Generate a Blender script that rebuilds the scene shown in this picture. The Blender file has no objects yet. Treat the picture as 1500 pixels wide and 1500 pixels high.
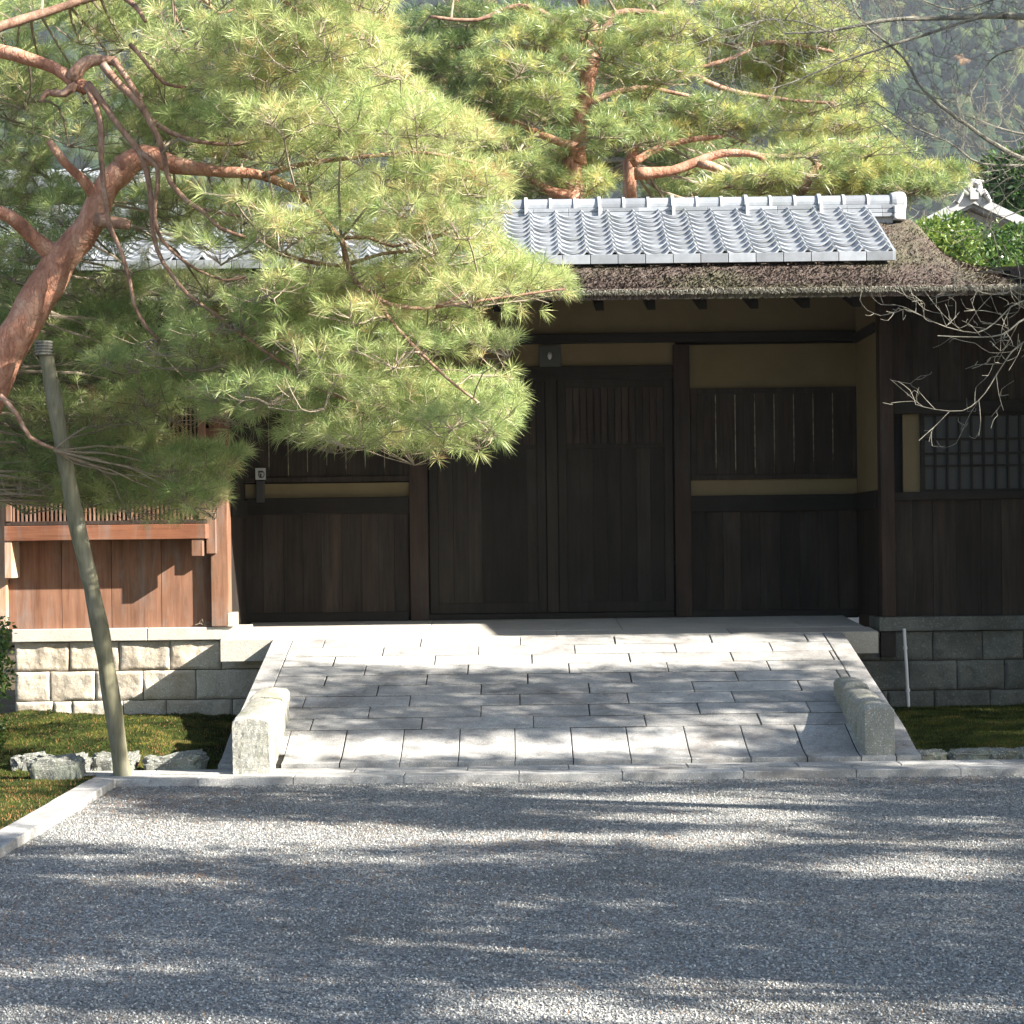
import bpy, math, random
import numpy as np
from mathutils import Vector, noise, Matrix

R_ = math.radians
rng = np.random.default_rng(11)
random.seed(11)
scene = bpy.context.scene
COL = scene.collection

# ---------------------------------------------------------------- camera
FPX, YH, CAMH, ROLL = 2850.0, 795.0, 1.5, 0.0126
cd = bpy.data.cameras.new("camera")
cam = bpy.data.objects.new("camera", cd)
COL.objects.link(cam)
cam.location = (0, 0, CAMH)
cam.rotation_mode = 'XYZ'
cam.matrix_world = Matrix.Translation((0, 0, CAMH)) @ Matrix.Rotation(R_(90), 4, 'X') @ Matrix.Rotation(-ROLL, 4, 'Z')
cd.sensor_width = 36
cd.lens = 36 * FPX / 1500
cd.shift_y = (YH - 750) / 1500
cd.clip_start = 0.1
cd.clip_end = 5000
scene.camera = cam

# ---------------------------------------------------------------- light
SUN = Vector((2.4, -1.0, 1.5)).normalized()
w = bpy.data.worlds.new("World")
scene.world = w
w.use_nodes = True
wn = w.node_tree
bg = wn.nodes['Background']
sky = wn.nodes.new('ShaderNodeTexSky')
sky.sky_type = 'NISHITA'
sky.sun_disc = False
sky.sun_elevation = math.asin(SUN.z)
sky.sun_rotation = math.atan2(SUN.x, SUN.y)
wn.links.new(sky.outputs[0], bg.inputs[0])
bg.inputs[1].default_value = 0.066
ld = bpy.data.lights.new("sun", 'SUN')
ld.energy = 5.0
ld.angle = R_(0.55)
ld.color = (1.0, 0.94, 0.84)
sun = bpy.data.objects.new("sun", ld)
COL.objects.link(sun)
sun.rotation_euler = SUN.to_track_quat('Z', 'Y').to_euler()
sun.location = (20, -8, 14)
scene.view_settings.view_transform = 'Standard'
scene.view_settings.look = 'None'
scene.view_settings.gamma = 1
scene.view_settings.exposure = 2.1
scene.render.engine = 'CYCLES'
scene.cycles.max_bounces = 6
scene.cycles.volume_bounces = 0

# ---------------------------------------------------------------- helpers
def unroll(px, py):
    return px - (py - 750) * ROLL, py + (px - 750) * ROLL

def at(px, py, D):
    """a point of the place: where the line of sight through a photo pixel is D metres off"""
    x, y = unroll(px, py)
    return Vector(((x - 750) / FPX * D, D, CAMH + (YH - y) / FPX * D))

def rect(px0, py0, px1, py1, D):
    a = at(px0, (py0 + py1) / 2, D).x
    b = at(px1, (py0 + py1) / 2, D).x
    c = at((px0 + px1) / 2, py1, D).z
    d = at((px0 + px1) / 2, py0, D).z
    return a, b, c, d

def wloc(o):
    v = Vector((0, 0, 0))
    while o is not None:
        v += o.location
        o = o.parent
    return v

def tag(o, label=None, cat=None, group=None, kind=None):
    if label: o['label'] = label
    if cat: o['category'] = cat
    if group: o['group'] = group
    if kind: o['kind'] = kind
    return o

def empty(name, loc, label=None, cat=None, group=None, kind=None):
    o = bpy.data.objects.new(name, None)
    o.location = loc
    o.empty_display_size = 0.2
    COL.objects.link(o)
    return tag(o, label, cat, group, kind)

def link_mesh(name, me, m, parent=None, origin=None):
    o = bpy.data.objects.new(name, me)
    COL.objects.link(o)
    if m: me.materials.append(m)
    if parent: o.parent = parent
    elif origin is not None: o.location = origin
    return o

def np_mesh(name, V, F, m, parent=None, tone=None, smooth=False, origin=None):
    V = np.asarray(V, dtype=np.float32).reshape(-1, 3)
    F = np.asarray(F, dtype=np.int32)
    base = wloc(parent) if parent else (Vector(origin) if origin is not None else Vector((0, 0, 0)))
    V = V - np.array(base, dtype=np.float32)
    me = bpy.data.meshes.new(name)
    n, k = F.shape
    me.vertices.add(len(V)); me.vertices.foreach_set('co', V.ravel())
    me.loops.add(n * k); me.loops.foreach_set('vertex_index', F.ravel())
    me.polygons.add(n); me.polygons.foreach_set('loop_start', np.arange(0, n * k, k, dtype=np.int32))
    if smooth: me.polygons.foreach_set('use_smooth', np.ones(n, dtype=bool))
    me.update(calc_edges=True)
    if tone is not None:
        a = me.attributes.new('tone', 'FLOAT', 'POINT')
        a.data.foreach_set('value', np.asarray(tone, dtype=np.float32))
    return link_mesh(name, me, m, parent, origin)

class MB:
    def __init__(s):
        s.v, s.f, s.t = [], [], []
        s.cur = 0.5
    def add(s, vs, fs):
        b = len(s.v)
        s.v += [tuple(v) for v in vs]
        s.t += [s.cur] * len(vs)
        s.f += [tuple(i + b for i in f) for f in fs]
        return s
    def box(s, x0, x1, y0, y1, z0, z1):
        x0, x1 = min(x0, x1), max(x0, x1); y0, y1 = min(y0, y1), max(y0, y1); z0, z1 = min(z0, z1), max(z0, z1)
        vs = [(x0,y0,z0),(x1,y0,z0),(x1,y1,z0),(x0,y1,z0),(x0,y0,z1),(x1,y0,z1),(x1,y1,z1),(x0,y1,z1)]
        return s.add(vs, [(0,3,2,1),(4,5,6,7),(0,1,5,4),(1,2,6,5),(2,3,7,6),(3,0,4,7)])
    def hexa(s, vs):
        return s.add(vs, [(0,3,2,1),(4,5,6,7),(0,1,5,4),(1,2,6,5),(2,3,7,6),(3,0,4,7)])
    def px(s, px0, py0, px1, py1, D, depth=0.05, out=0.0):
        """box whose front face is at distance D-out, going back by depth"""
        x0, x1, z0, z1 = rect(px0, py0, px1, py1, D)
        return s.box(x0, x1, D - out, D - out + depth, z0, z1)
    def tube(s, pts, rad, n=8, cap=True):
        pts = [Vector(p) for p in pts]
        k = len(pts)
        up = Vector((0.13, 0.21, 0.97))
        rings = []
        prev = None
        for i, p in enumerate(pts):
            d = (pts[min(i + 1, k - 1)] - pts[max(i - 1, 0)]).normalized()
            if prev is None:
                a = d.cross(up)
                if a.length < 1e-3: a = d.cross(Vector((1, 0, 0)))
            else:
                a = prev - d * prev.dot(d)
            a.normalize(); prev = a
            b = d.cross(a)
            r = rad[i] if hasattr(rad, '__len__') else rad
            rings += [p + (a * math.cos(2 * math.pi * j / n) + b * math.sin(2 * math.pi * j / n)) * r for j in range(n)]
        fs = []
        for i in range(k - 1):
            for j in range(n):
                fs.append((i*n+j, i*n+(j+1) % n, (i+1)*n+(j+1) % n, (i+1)*n+j))
        if cap:
            fs.append(tuple(range(n - 1, -1, -1)))
            fs.append(tuple((k-1)*n + j for j in range(n)))
        return s.add(rings, fs)
    def grid(s, fn, nu, nv):
        vs = [fn(i / nu, j / nv) for j in range(nv + 1) for i in range(nu + 1)]
        fs = [(j*(nu+1)+i, j*(nu+1)+i+1, (j+1)*(nu+1)+i+1, (j+1)*(nu+1)+i) for j in range(nv) for i in range(nu)]
        return s.add(vs, fs)
    def build(s, name, m, parent=None, bevel=0, smooth=False, origin=None):
        base = wloc(parent) if parent else (Vector(origin) if origin is not None else Vector((0, 0, 0)))
        me = bpy.data.meshes.new(name)
        me.from_pydata([(v[0]-base.x, v[1]-base.y, v[2]-base.z) for v in s.v], [], s.f)
        if smooth: me.polygons.foreach_set('use_smooth', [True] * len(me.polygons))
        a = me.attributes.new('tone', 'FLOAT', 'POINT')
        a.data.foreach_set('value', s.t)
        me.update()
        o = link_mesh(name, me, m, parent, origin)
        if bevel:
            b = o.modifiers.new('bevel', 'BEVEL'); b.width = bevel; b.segments = 2; b.limit_method = 'ANGLE'
        return o

# ---------------------------------------------------------------- materials
def newmat(name):
    m = bpy.data.materials.new(name); m.use_nodes = True
    nt = m.node_tree
    return m, nt, nt.nodes['Principled BSDF'], nt.nodes, nt.links

def coords(N, L, stretch=(1, 1, 1)):
    tc = N.new('ShaderNodeTexCoord')
    mp = N.new('ShaderNodeMapping'); mp.inputs['Scale'].default_value = stretch
    L.new(tc.outputs['Object'], mp.inputs['Vector'])
    return mp.outputs[0]

def noise_n(N, L, vec, scale, detail=4, rough=0.6, dist=0):
    n = N.new('ShaderNodeTexNoise'); n.inputs['Scale'].default_value = scale
    n.inputs['Detail'].default_value = detail; n.inputs['Roughness'].default_value = rough
    n.inputs['Distortion'].default_value = dist
    L.new(vec, n.inputs['Vector'])
    return n.outputs['Fac']

def ramp_n(N, L, fac, stops):
    r = N.new('ShaderNodeValToRGB')
    el = r.color_ramp.elements
    while len(el) < len(stops): el.new(0.5)
    for e, (p, c) in zip(el, stops):
        e.position = p; e.color = (c[0], c[1], c[2], 1)
    L.new(fac, r.inputs[0])
    return r.outputs[0]

def mix_n(N, L, fac, a, b, mode='MIX'):
    m = N.new('ShaderNodeMix'); m.data_type = 'RGBA'; m.blend_type = mode
    if isinstance(fac, float): m.inputs[0].default_value = fac
    else: L.new(fac, m.inputs[0])
    for i, x in ((6, a), (7, b)):
        if isinstance(x, tuple): m.inputs[i].default_value = (*x, 1)
        else: L.new(x, m.inputs[i])
    return m.outputs[2]

def tone_n(N):
    a = N.new('ShaderNodeAttribute'); a.attribute_name = 'tone'
    return a.outputs['Fac']

def maprange(N, L, v, a, b, c, d):
    m = N.new('ShaderNodeMapRange')
    L.new(v, m.inputs[0])
    for i, x in zip((1, 2, 3, 4), (a, b, c, d)): m.inputs[i].default_value = x
    return m.outputs[0]

def bump_n(N, L, h, strength, dist, bsdf):
    b = N.new('ShaderNodeBump'); b.inputs['Strength'].default_value = strength; b.inputs['Distance'].default_value = dist
    L.new(h, b.inputs['Height']); L.new(b.outputs[0], bsdf.inputs['Normal'])
    return b

def mat_wood(name, c1, c2, rough=0.75, grain=(28, 28, 1.6), bump=0.35, tonevar=0.35):
    m, nt, p, N, L = newmat(name)
    v = coords(N, L, grain)
    f = noise_n(N, L, v, 1.0, 6, 0.65, 0.6)
    col = ramp_n(N, L, f, [(0.3, c1), (0.7, c2)])
    f2 = noise_n(N, L, coords(N, L, (1.4, 1.4, 0.8)), 1.6, 4)
    g = maprange(N, L, f2, 0.3, 0.7, 0.7, 1.25)
    wf = noise_n(N, L, coords(N, L, (5, 5, .9)), 1.5, 7, 0.75, .5)
    gv = sum(c2) / 3 * 1.25
    col = mix_n(N, L, maprange(N, L, wf, 0.5, 0.7, 0, 0.6), col, (gv, gv * .96, gv * .9))
    t = maprange(N, L, tone_n(N), 0, 1, 1 - tonevar, 1 + tonevar)
    mu = N.new('ShaderNodeMath'); mu.operation = 'MULTIPLY'; L.new(g, mu.inputs[0]); L.new(t, mu.inputs[1])
    vm = N.new('ShaderNodeVectorMath'); vm.operation = 'SCALE'; L.new(col, vm.inputs[0]); L.new(mu.outputs[0], vm.inputs['Scale'])
    L.new(vm.outputs[0], p.inputs['Base Color'])
    p.inputs['Roughness'].default_value = rough
    p.inputs['Specular IOR Level'].default_value = 0.25
    bump_n(N, L, f, bump, 0.004, p)
    return m

def mat_stone(name, c1, c2, speck=(0.12, 0.12, 0.12), stain=(0.2, 0.17, 0.12), stain_amt=0.5, bump=0.5, spscale=160, lichen=None, light=0.5):
    m, nt, p, N, L = newmat(name)
    v = coords(N, L)
    f = noise_n(N, L, v, 3.0, 6, 0.65)
    col = ramp_n(N, L, f, [(0.3, c1), (0.7, c2)])
    s = noise_n(N, L, v, spscale, 2, 0.7)
    sp = maprange(N, L, s, 0.56, 0.66, 0, 0.6)
    col = mix_n(N, L, sp, col, speck)
    s2 = noise_n(N, L, v, spscale * 0.7, 1, 0.5)
    sp2 = maprange(N, L, s2, 0.6, 0.68, 0, light)
    col = mix_n(N, L, sp2, col, (0.75, 0.72, 0.66))
    st = noise_n(N, L, v, 1.7, 8, 0.7, 0.4)
    col = mix_n(N, L, maprange(N, L, st, 0.5, 0.72, 0, stain_amt), col, stain)
    st2 = noise_n(N, L, v, 11, 7, 0.75, 0.6)
    col = mix_n(N, L, maprange(N, L, st2, 0.53, 0.68, 0, stain_amt * .7), col, tuple(c * .8 for c in stain))
    if lichen:
        lf = noise_n(N, L, v, 5.5, 6, 0.7)
        col = mix_n(N, L, maprange(N, L, lf, 0.52, 0.68, 0, 0.75), col, lichen)
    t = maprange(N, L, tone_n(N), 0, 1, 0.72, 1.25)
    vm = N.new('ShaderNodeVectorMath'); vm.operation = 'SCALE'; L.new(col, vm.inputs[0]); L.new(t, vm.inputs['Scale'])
    L.new(vm.outputs[0], p.inputs['Base Color'])
    p.inputs['Roughness'].default_value = 0.85
    p.inputs['Specular IOR Level'].default_value = 0.3
    ad = N.new('ShaderNodeMath'); ad.operation = 'ADD'
    L.new(noise_n(N, L, v, 45, 5, 0.7), ad.inputs[0]); L.new(f, ad.inputs[1])
    bump_n(N, L, ad.outputs[0], bump, 0.006, p)
    return m

def mat_leaf(name, stops, transl=0.35, rough=0.5, tcol=None, spec=0.35):
    """two-sided leaf: colour picked along 'tone', part of the light passes through"""
    m, nt, p, N, L = newmat(name)
    v = coords(N, L)
    col = ramp_n(N, L, tone_n(N), stops)
    p.inputs['Roughness'].default_value = rough
    p.inputs['Specular IOR Level'].default_value = spec
    L.new(col, p.inputs['Base Color'])
    tr = N.new('ShaderNodeBsdfTranslucent')
    if tcol: L.new(mix_n(N, L, 0.6, col, tcol), tr.inputs[0])
    else: L.new(col, tr.inputs[0])
    mx = N.new('ShaderNodeMixShader'); mx.inputs[0].default_value = transl
    L.new(p.outputs[0], mx.inputs[1]); L.new(tr.outputs[0], mx.inputs[2])
    L.new(mx.outputs[0], N['Material Output'].inputs['Surface'])
    return m

def mat_plain(name, c, rough=0.6, var=0.25, scale=6, bump=0.1, metal=0.0, spec=0.5, tv=0.0):
    m, nt, p, N, L = newmat(name)
    v = coords(N, L)
    f = noise_n(N, L, v, scale, 6, 0.65)
    a = tuple(x * (1 - var) for x in c); b = tuple(min(1, x * (1 + var)) for x in c)
    col = ramp_n(N, L, f, [(0.3, a), (0.7, b)])
    if tv:
        st = noise_n(N, L, v, 2.2, 7, 0.75, 0.5)
        col = mix_n(N, L, maprange(N, L, st, 0.52, 0.7, 0, 0.55), col, (c[0]*.6, c[1]*.62, c[2]*.5))
        vm = N.new('ShaderNodeVectorMath'); vm.operation = 'SCALE'; L.new(col, vm.inputs[0]); L.new(maprange(N, L, tone_n(N), 0, 1, 1 - tv, 1 + tv), vm.inputs['Scale']); col = vm.outputs[0]
    L.new(col, p.inputs['Base Color'])
    p.inputs['Roughness'].default_value = rough; p.inputs['Metallic'].default_value = metal
    p.inputs['Specular IOR Level'].default_value = spec
    if bump: bump_n(N, L, noise_n(N, L, v, scale * 12, 4), bump, 0.003, p)
    return m

M = {}
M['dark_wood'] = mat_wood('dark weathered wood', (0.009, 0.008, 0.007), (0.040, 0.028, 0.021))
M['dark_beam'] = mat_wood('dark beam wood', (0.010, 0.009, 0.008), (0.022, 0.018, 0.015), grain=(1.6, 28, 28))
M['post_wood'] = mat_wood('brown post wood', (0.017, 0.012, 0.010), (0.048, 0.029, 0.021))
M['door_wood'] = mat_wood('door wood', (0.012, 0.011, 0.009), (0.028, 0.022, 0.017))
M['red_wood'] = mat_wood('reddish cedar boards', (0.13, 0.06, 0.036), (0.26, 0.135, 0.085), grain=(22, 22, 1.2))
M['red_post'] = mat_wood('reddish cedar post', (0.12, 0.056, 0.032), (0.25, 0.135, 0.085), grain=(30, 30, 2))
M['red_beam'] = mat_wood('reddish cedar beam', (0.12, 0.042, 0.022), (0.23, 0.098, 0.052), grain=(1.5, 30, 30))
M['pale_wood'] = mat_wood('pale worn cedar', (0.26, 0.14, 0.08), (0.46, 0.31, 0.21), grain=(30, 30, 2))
M['pole_wood'] = mat_wood('grey green weathered pole', (0.12, 0.115, 0.075), (0.27, 0.25, 0.16), grain=(30, 30, 2.5), tonevar=0.1)
M['pale_batten'] = mat_plain('pale worn battens', (0.20, 0.18, 0.13), 0.9, 0.8, 14, 0.1, spec=0.1)  # pale colour stands in for daylight through the window slits
M['plaster'] = mat_plain('ochre plaster', (0.145, 0.115, 0.067), 0.95, 0.12, 2.5, 0.15, spec=0.1)
M['granite'] = mat_stone('granite paving', (0.28, 0.275, 0.265), (0.43, 0.42, 0.405), stain=(0.15, 0.135, 0.125), stain_amt=0.8)
M['landing'] = mat_stone('pale granite landing', (0.40, 0.37, 0.32), (0.49, 0.46, 0.41), stain=(0.36, 0.32, 0.26), stain_amt=0.4)
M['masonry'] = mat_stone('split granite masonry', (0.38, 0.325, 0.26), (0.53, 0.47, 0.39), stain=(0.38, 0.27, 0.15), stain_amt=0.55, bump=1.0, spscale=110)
M['masonry_dark'] = mat_stone('damp granite masonry', (0.07, 0.075, 0.068), (0.15, 0.155, 0.14), speck=(0.05, 0.05, 0.05), stain=(0.045, 0.05, 0.04), stain_amt=0.8, bump=1.0, spscale=110, light=0.12)  # copy of the masonry, darkened in colour for the shaded right side
M['block'] = mat_stone('lichened granite block', (0.23, 0.225, 0.195), (0.36, 0.355, 0.315), speck=(0.08, 0.08, 0.07), stain_amt=0.4, bump=0.9, spscale=120, lichen=(0.17, 0.185, 0.10))
M['rock'] = mat_stone('lichened edging rock', (0.09, 0.092, 0.082), (0.24, 0.245, 0.21), stain=(0.10, 0.10, 0.08), stain_amt=0.8, bump=1.0, lichen=(0.25, 0.28, 0.20))
M['joint'] = mat_plain('dark joint earth', (0.035, 0.032, 0.028), 0.95, 0.3, 20, 0.2, spec=0.1)
M['tile'] = mat_plain('silver grey roof tile', (0.235, 0.25, 0.272), 0.42, 0.16, 9, 0.08, spec=0.7, tv=.28)
M['bark'] = None

def mat_bark(name, stops, plate, bump=1.0, scale=9, stretch=(1, 1, 0.5)):
    m, nt, p, N, L = newmat(name)
    v = coords(N, L, stretch)
    n1 = noise_n(N, L, v, scale, 6, 0.65, 0.5)
    col = ramp_n(N, L, n1, stops)
    vo = N.new('ShaderNodeTexVoronoi'); vo.feature = 'DISTANCE_TO_EDGE'; vo.inputs['Scale'].default_value = scale * 2.6
    wv = N.new('ShaderNodeTexNoise'); wv.inputs['Scale'].default_value = scale * 1.5; L.new(v, wv.inputs['Vector'])
    vmx = N.new('ShaderNodeVectorMath'); vmx.operation = 'MULTIPLY_ADD'; L.new(wv.outputs['Color'], vmx.inputs[0]); vmx.inputs[1].default_value = (.14, .14, .14); L.new(v, vmx.inputs[2])
    L.new(vmx.outputs[0], vo.inputs['Vector'])
    cr = maprange(N, L, vo.outputs['Distance'], 0.0, 0.13, 0.22, 0)
    col = mix_n(N, L, cr, col, plate)
    L.new(col, p.inputs['Base Color']); p.inputs['Roughness'].default_value = 0.9
    p.inputs['Specular IOR Level'].default_value = 0.2
    sm = N.new('ShaderNodeMath'); sm.operation = 'SUBTRACT'
    L.new(n1, sm.inputs[0]); L.new(cr, sm.inputs[1])
    bump_n(N, L, sm.outputs[0], bump, 0.012, p)
    return m
M['pine_bark'] = mat_bark('red pine bark', [(0.26, (0.17, 0.08, 0.055)), (0.46, (0.42, 0.20, 0.13)), (0.64, (0.56, 0.34, 0.24)), (0.8, (0.62, 0.46, 0.37))], (0.11, 0.06, 0.045))
M['pine_limb'] = mat_bark('pine limb bark', [(0.3, (0.14, 0.085, 0.065)), (0.5, (0.34, 0.20, 0.14)), (0.72, (0.52, 0.38, 0.30))], (0.12, 0.08, 0.06), 0.6, 18)
M['twig'] = mat_plain('grey pine twig', (0.25, 0.205, 0.15), 0.9, 0.35, 12, 0)
M['cherry'] = mat_bark('grey lichened bark', [(0.3, (0.08, 0.075, 0.06)), (0.5, (0.20, 0.19, 0.155)), (0.72, (0.34, 0.325, 0.26))], (0.07, 0.06, 0.05), 0.5, 16)
M['needles'] = mat_leaf('pine needles', [(0.0, (0.07, 0.13, 0.045)), (0.4, (0.25, 0.34, 0.115)), (0.75, (0.46, 0.53, 0.21)), (0.95, (0.62, 0.60, 0.28)), (1.0, (0.45, 0.30, 0.14))], 0.36, 0.38, spec=0.5)
M['needles_far'] = mat_leaf('far pine needles', [(0.0, (0.04, 0.085, 0.035)), (0.4, (0.17, 0.25, 0.09)), (0.75, (0.42, 0.49, 0.19)), (1.0, (0.62, 0.54, 0.18))], 0.38, 0.35, spec=0.6)
M['leaves'] = mat_leaf('broad leaves', [(0.0, (0.025, 0.06, 0.02)), (0.5, (0.07, 0.14, 0.03)), (1.0, (0.22, 0.27, 0.05))], 0.35, 0.35)
M['fringe'] = mat_leaf('pale frayed bark ends', [(0.0, (0.07, 0.06, 0.05)), (0.5, (0.20, 0.19, 0.15)), (1.0, (0.38, 0.37, 0.31))], 0.1, 0.9, spec=0.1)
M['moss'] = mat_leaf('moss blades', [(0.0, (0.018, 0.026, 0.008)), (0.5, (0.055, 0.072, 0.015)), (0.85, (0.13, 0.14, 0.03)), (1.0, (0.28, 0.15, 0.07))], 0.25, 0.8, spec=0.1)
M['dry_needle'] = mat_leaf('dry pine needles', [(0.0, (0.20, 0.09, 0.04)), (1.0, (0.42, 0.25, 0.12))], 0.1, 0.8)
M['white_paint'] = mat_plain('white painted metal', (0.62, 0.63, 0.64), 0.4, 0.06, 5, 0)
M['black_metal'] = mat_plain('dark bronze metal', (0.03, 0.03, 0.03), 0.45, 0.1, 5, 0)
M['white_tile'] = mat_plain('white mortared tile', (0.38, 0.385, 0.39), 0.5, 0.12, 5, 0.05)
M['paper'] = mat_plain('grey window panes', (0.022, 0.025, 0.026), 0.6, 0.1, 3, 0)

def mat_gravel():
    m, nt, p, N, L = newmat('grey gravel')
    v = coords(N, L)
    vo = N.new('ShaderNodeTexVoronoi'); vo.inputs['Scale'].default_value = 85; vo.inputs['Randomness'].default_value = 1
    L.new(v, vo.inputs['Vector'])
    sep = N.new('ShaderNodeSeparateColor'); L.new(vo.outputs['Color'], sep.inputs[0])
    col = ramp_n(N, L, sep.outputs[0], [(0.0, (0.13, 0.13, 0.128)), (0.45, (0.275, 0.275, 0.268)), (0.8, (0.40, 0.40, 0.385)), (1.0, (0.58, 0.57, 0.53))])
    ed = maprange(N, L, vo.outputs['Distance'], 0.35, 0.75, 0, 0.55)
    col = mix_n(N, L, ed, col, (0.05, 0.05, 0.05))
    big = noise_n(N, L, v, 0.9, 4, 0.6)
    col = mix_n(N, L, maprange(N, L, big, 0.48, 0.66, 0, 0.55), col, (0.17, 0.14, 0.105))
    L.new(col, p.inputs['Base Color']); p.inputs['Roughness'].default_value = 0.8
    inv = maprange(N, L, vo.outputs['Distance'], 0, 0.8, 1, 0)
    ad = N.new('ShaderNodeMath'); ad.operation = 'ADD'; L.new(inv, ad.inputs[0])
    L.new(noise_n(N, L, v, 150, 3), ad.inputs[1])
    bump_n(N, L, ad.outputs[0], 0.8, 0.012, p)
    return m
M['gravel'] = mat_gravel()

def mat_pebble():
    m, nt, p, N, L = newmat('gravel chips')
    col = ramp_n(N, L, tone_n(N), [(0.0, (0.10, 0.10, 0.098)), (0.5, (0.26, 0.26, 0.25)), (0.85, (0.42, 0.415, 0.39)), (1.0, (0.60, 0.58, 0.53))])
    L.new(col, p.inputs['Base Color']); p.inputs['Roughness'].default_value = 0.75
    return m
M['pebble'] = mat_pebble()

def mat_earth(name, a, b, c):
    m, nt, p, N, L = newmat(name)
    v = coords(N, L)
    f = noise_n(N, L, v, 5, 7, 0.7)
    col = ramp_n(N, L, f, [(0.32, a), (0.52, b), (0.7, c)])
    L.new(col, p.inputs['Base Color']); p.inputs['Roughness'].default_value = 0.95
    p.inputs['Specular IOR Level'].default_value = 0.1
    bump_n(N, L, noise_n(N, L, v, 60, 5, 0.7), 0.9, 0.02, p)
    return m
M['earth'] = mat_earth('bare earth', (0.06, 0.045, 0.03), (0.11, 0.085, 0.055), (0.16, 0.13, 0.09))
M['moss_bed'] = mat_earth('moss bed', (0.02, 0.028, 0.008), (0.045, 0.06, 0.014), (0.09, 0.10, 0.022))

def mat_thatch():
    m, nt, p, N, L = newmat('cypress bark roofing')
    v = coords(N, L, (120, 34, 34))
    f = noise_n(N, L, v, 1.0, 6, 0.75)
    col = ramp_n(N, L, f, [(0.3, (0.02, 0.014, 0.012)), (0.48, (0.085, 0.062, 0.052)), (0.62, (0.185, 0.15, 0.13)), (0.78, (0.36, 0.335, 0.30))])
    big = noise_n(N, L, coords(N, L), 1.3, 5, 0.6)
    col = mix_n(N, L, maprange(N, L, big, 0.45, 0.7, 0, 0.5), col, (0.13, 0.15, 0.075))
    t = maprange(N, L, tone_n(N), 0, 1, 0.55, 1.6)
    vm = N.new('ShaderNodeVectorMath'); vm.operation = 'SCALE'; L.new(col, vm.inputs[0]); L.new(t, vm.inputs['Scale'])
    L.new(vm.outputs[0], p.inputs['Base Color']); p.inputs['Roughness'].default_value = 0.95
    p.inputs['Specular IOR Level'].default_value = 0.1
    bump_n(N, L, f, 1.0, 0.02, p)
    return m
M['thatch'] = mat_thatch()

def mat_forest():
    m, nt, p, N, L = newmat('hill forest foliage')
    v = coords(N, L)
    f = noise_n(N, L, v, 1.3, 6, 0.8)
    col = ramp_n(N, L, tone_n(N), [(0.0, (0.008, 0.024, 0.014)), (0.45, (0.034, 0.062, 0.020)), (0.86, (0.11, 0.13, 0.035)), (0.95, (0.20, 0.12, 0.06)), (1.0, (0.34, 0.15, 0.06))])
    g = maprange(N, L, f, 0.3, 0.7, 0.5, 1.5)
    vm = N.new('ShaderNodeVectorMath'); vm.operation = 'SCALE'; L.new(col, vm.inputs[0]); L.new(g, vm.inputs['Scale'])
    L.new(vm.outputs[0], p.inputs['Base Color']); p.inputs['Roughness'].default_value = 0.9
    p.inputs['Specular IOR Level'].default_value = 0.1
    bump_n(N, L, f, 1.0, 1.2, p)
    return m
M['forest'] = mat_forest()
M['hill'] = mat_earth('hill undergrowth', (0.02, 0.03, 0.015), (0.03, 0.045, 0.02), (0.05, 0.06, 0.03))

# ================================================================ SETTING
DF, DG, DL = 16.0, 17.1, 15.6          # flank walls, gate wall, front of the landing
GX0, GX1 = -2.5, 14.0                  # gravel court, kerb on its left
KF = 12.2                              # kerb front

o = MB().grid(lambda u, v: ((u - .5) * 6000, -600 + v * 4200, -0.03), 4, 4).build('ground', M['earth'])
tag(o, kind='structure')
o = MB().grid(lambda u, v: (GX0 + u * (GX1 - GX0), -14 + v * (KF + 14.01), 0.0), 8, 8).build('gravel_court', M['gravel'])
tag(o, kind='structure')

# loose chips on top of the gravel court
def pebbles(n, x0, x1, y0, y1, seed):
    g = np.random.default_rng(seed)
    oct_ = np.array([[1,0,0],[-1,0,0],[0,1,0],[0,-1,0],[0,0,1],[0,0,-1]], float)
    of = np.array([[0,2,4],[2,1,4],[1,3,4],[3,0,4],[2,0,5],[1,2,5],[3,1,5],[0,3,5]])
    y = y0 + (y1 - y0) * g.random(n) ** 1.15
    hw = np.minimum((y + 1.0) * 0.30, 4.2)
    x = np.clip((g.random(n) * 2 - 1) * hw, x0, x1)
    keep = (x > x0 + .01) & (x < x1 - .01); x, y = x[keep], y[keep]; n = len(x)
    r = 0.0028 + 0.0040 * g.random(n) ** 1.6
    sc = r[:, None] * (0.6 + 0.8 * g.random((n, 3))); sc[:, 2] *= 0.75
    V = oct_[None] * sc[:, None, :] + g.normal(0, .18, (n, 6, 3)) * r[:, None, None]
    a = g.random(n) * 6.28; c, s = np.cos(a), np.sin(a)
    X = V[..., 0] * c[:, None] - V[..., 1] * s[:, None]; Y = V[..., 0] * s[:, None] + V[..., 1] * c[:, None]
    tl = g.normal(0, .4, n)
    Z = V[..., 2] + X * tl[:, None]
    P = np.stack([X + x[:, None], Y + y[:, None], Z + (r * 0.35)[:, None]], -1).reshape(-1, 3)
    F = (of[None] + (np.arange(n) * 6)[:, None, None]).reshape(-1, 3)
    return P, F, np.repeat(g.random(n), 6)
P, F, T = pebbles(170000, GX0, 4.6, 5.3, KF, 3)
o = np_mesh('loose_gravel', P, F, M['pebble'], tone=T)
tag(o, 'small grey gravel chips covering the forecourt', 'gravel', kind='stuff')

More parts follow.
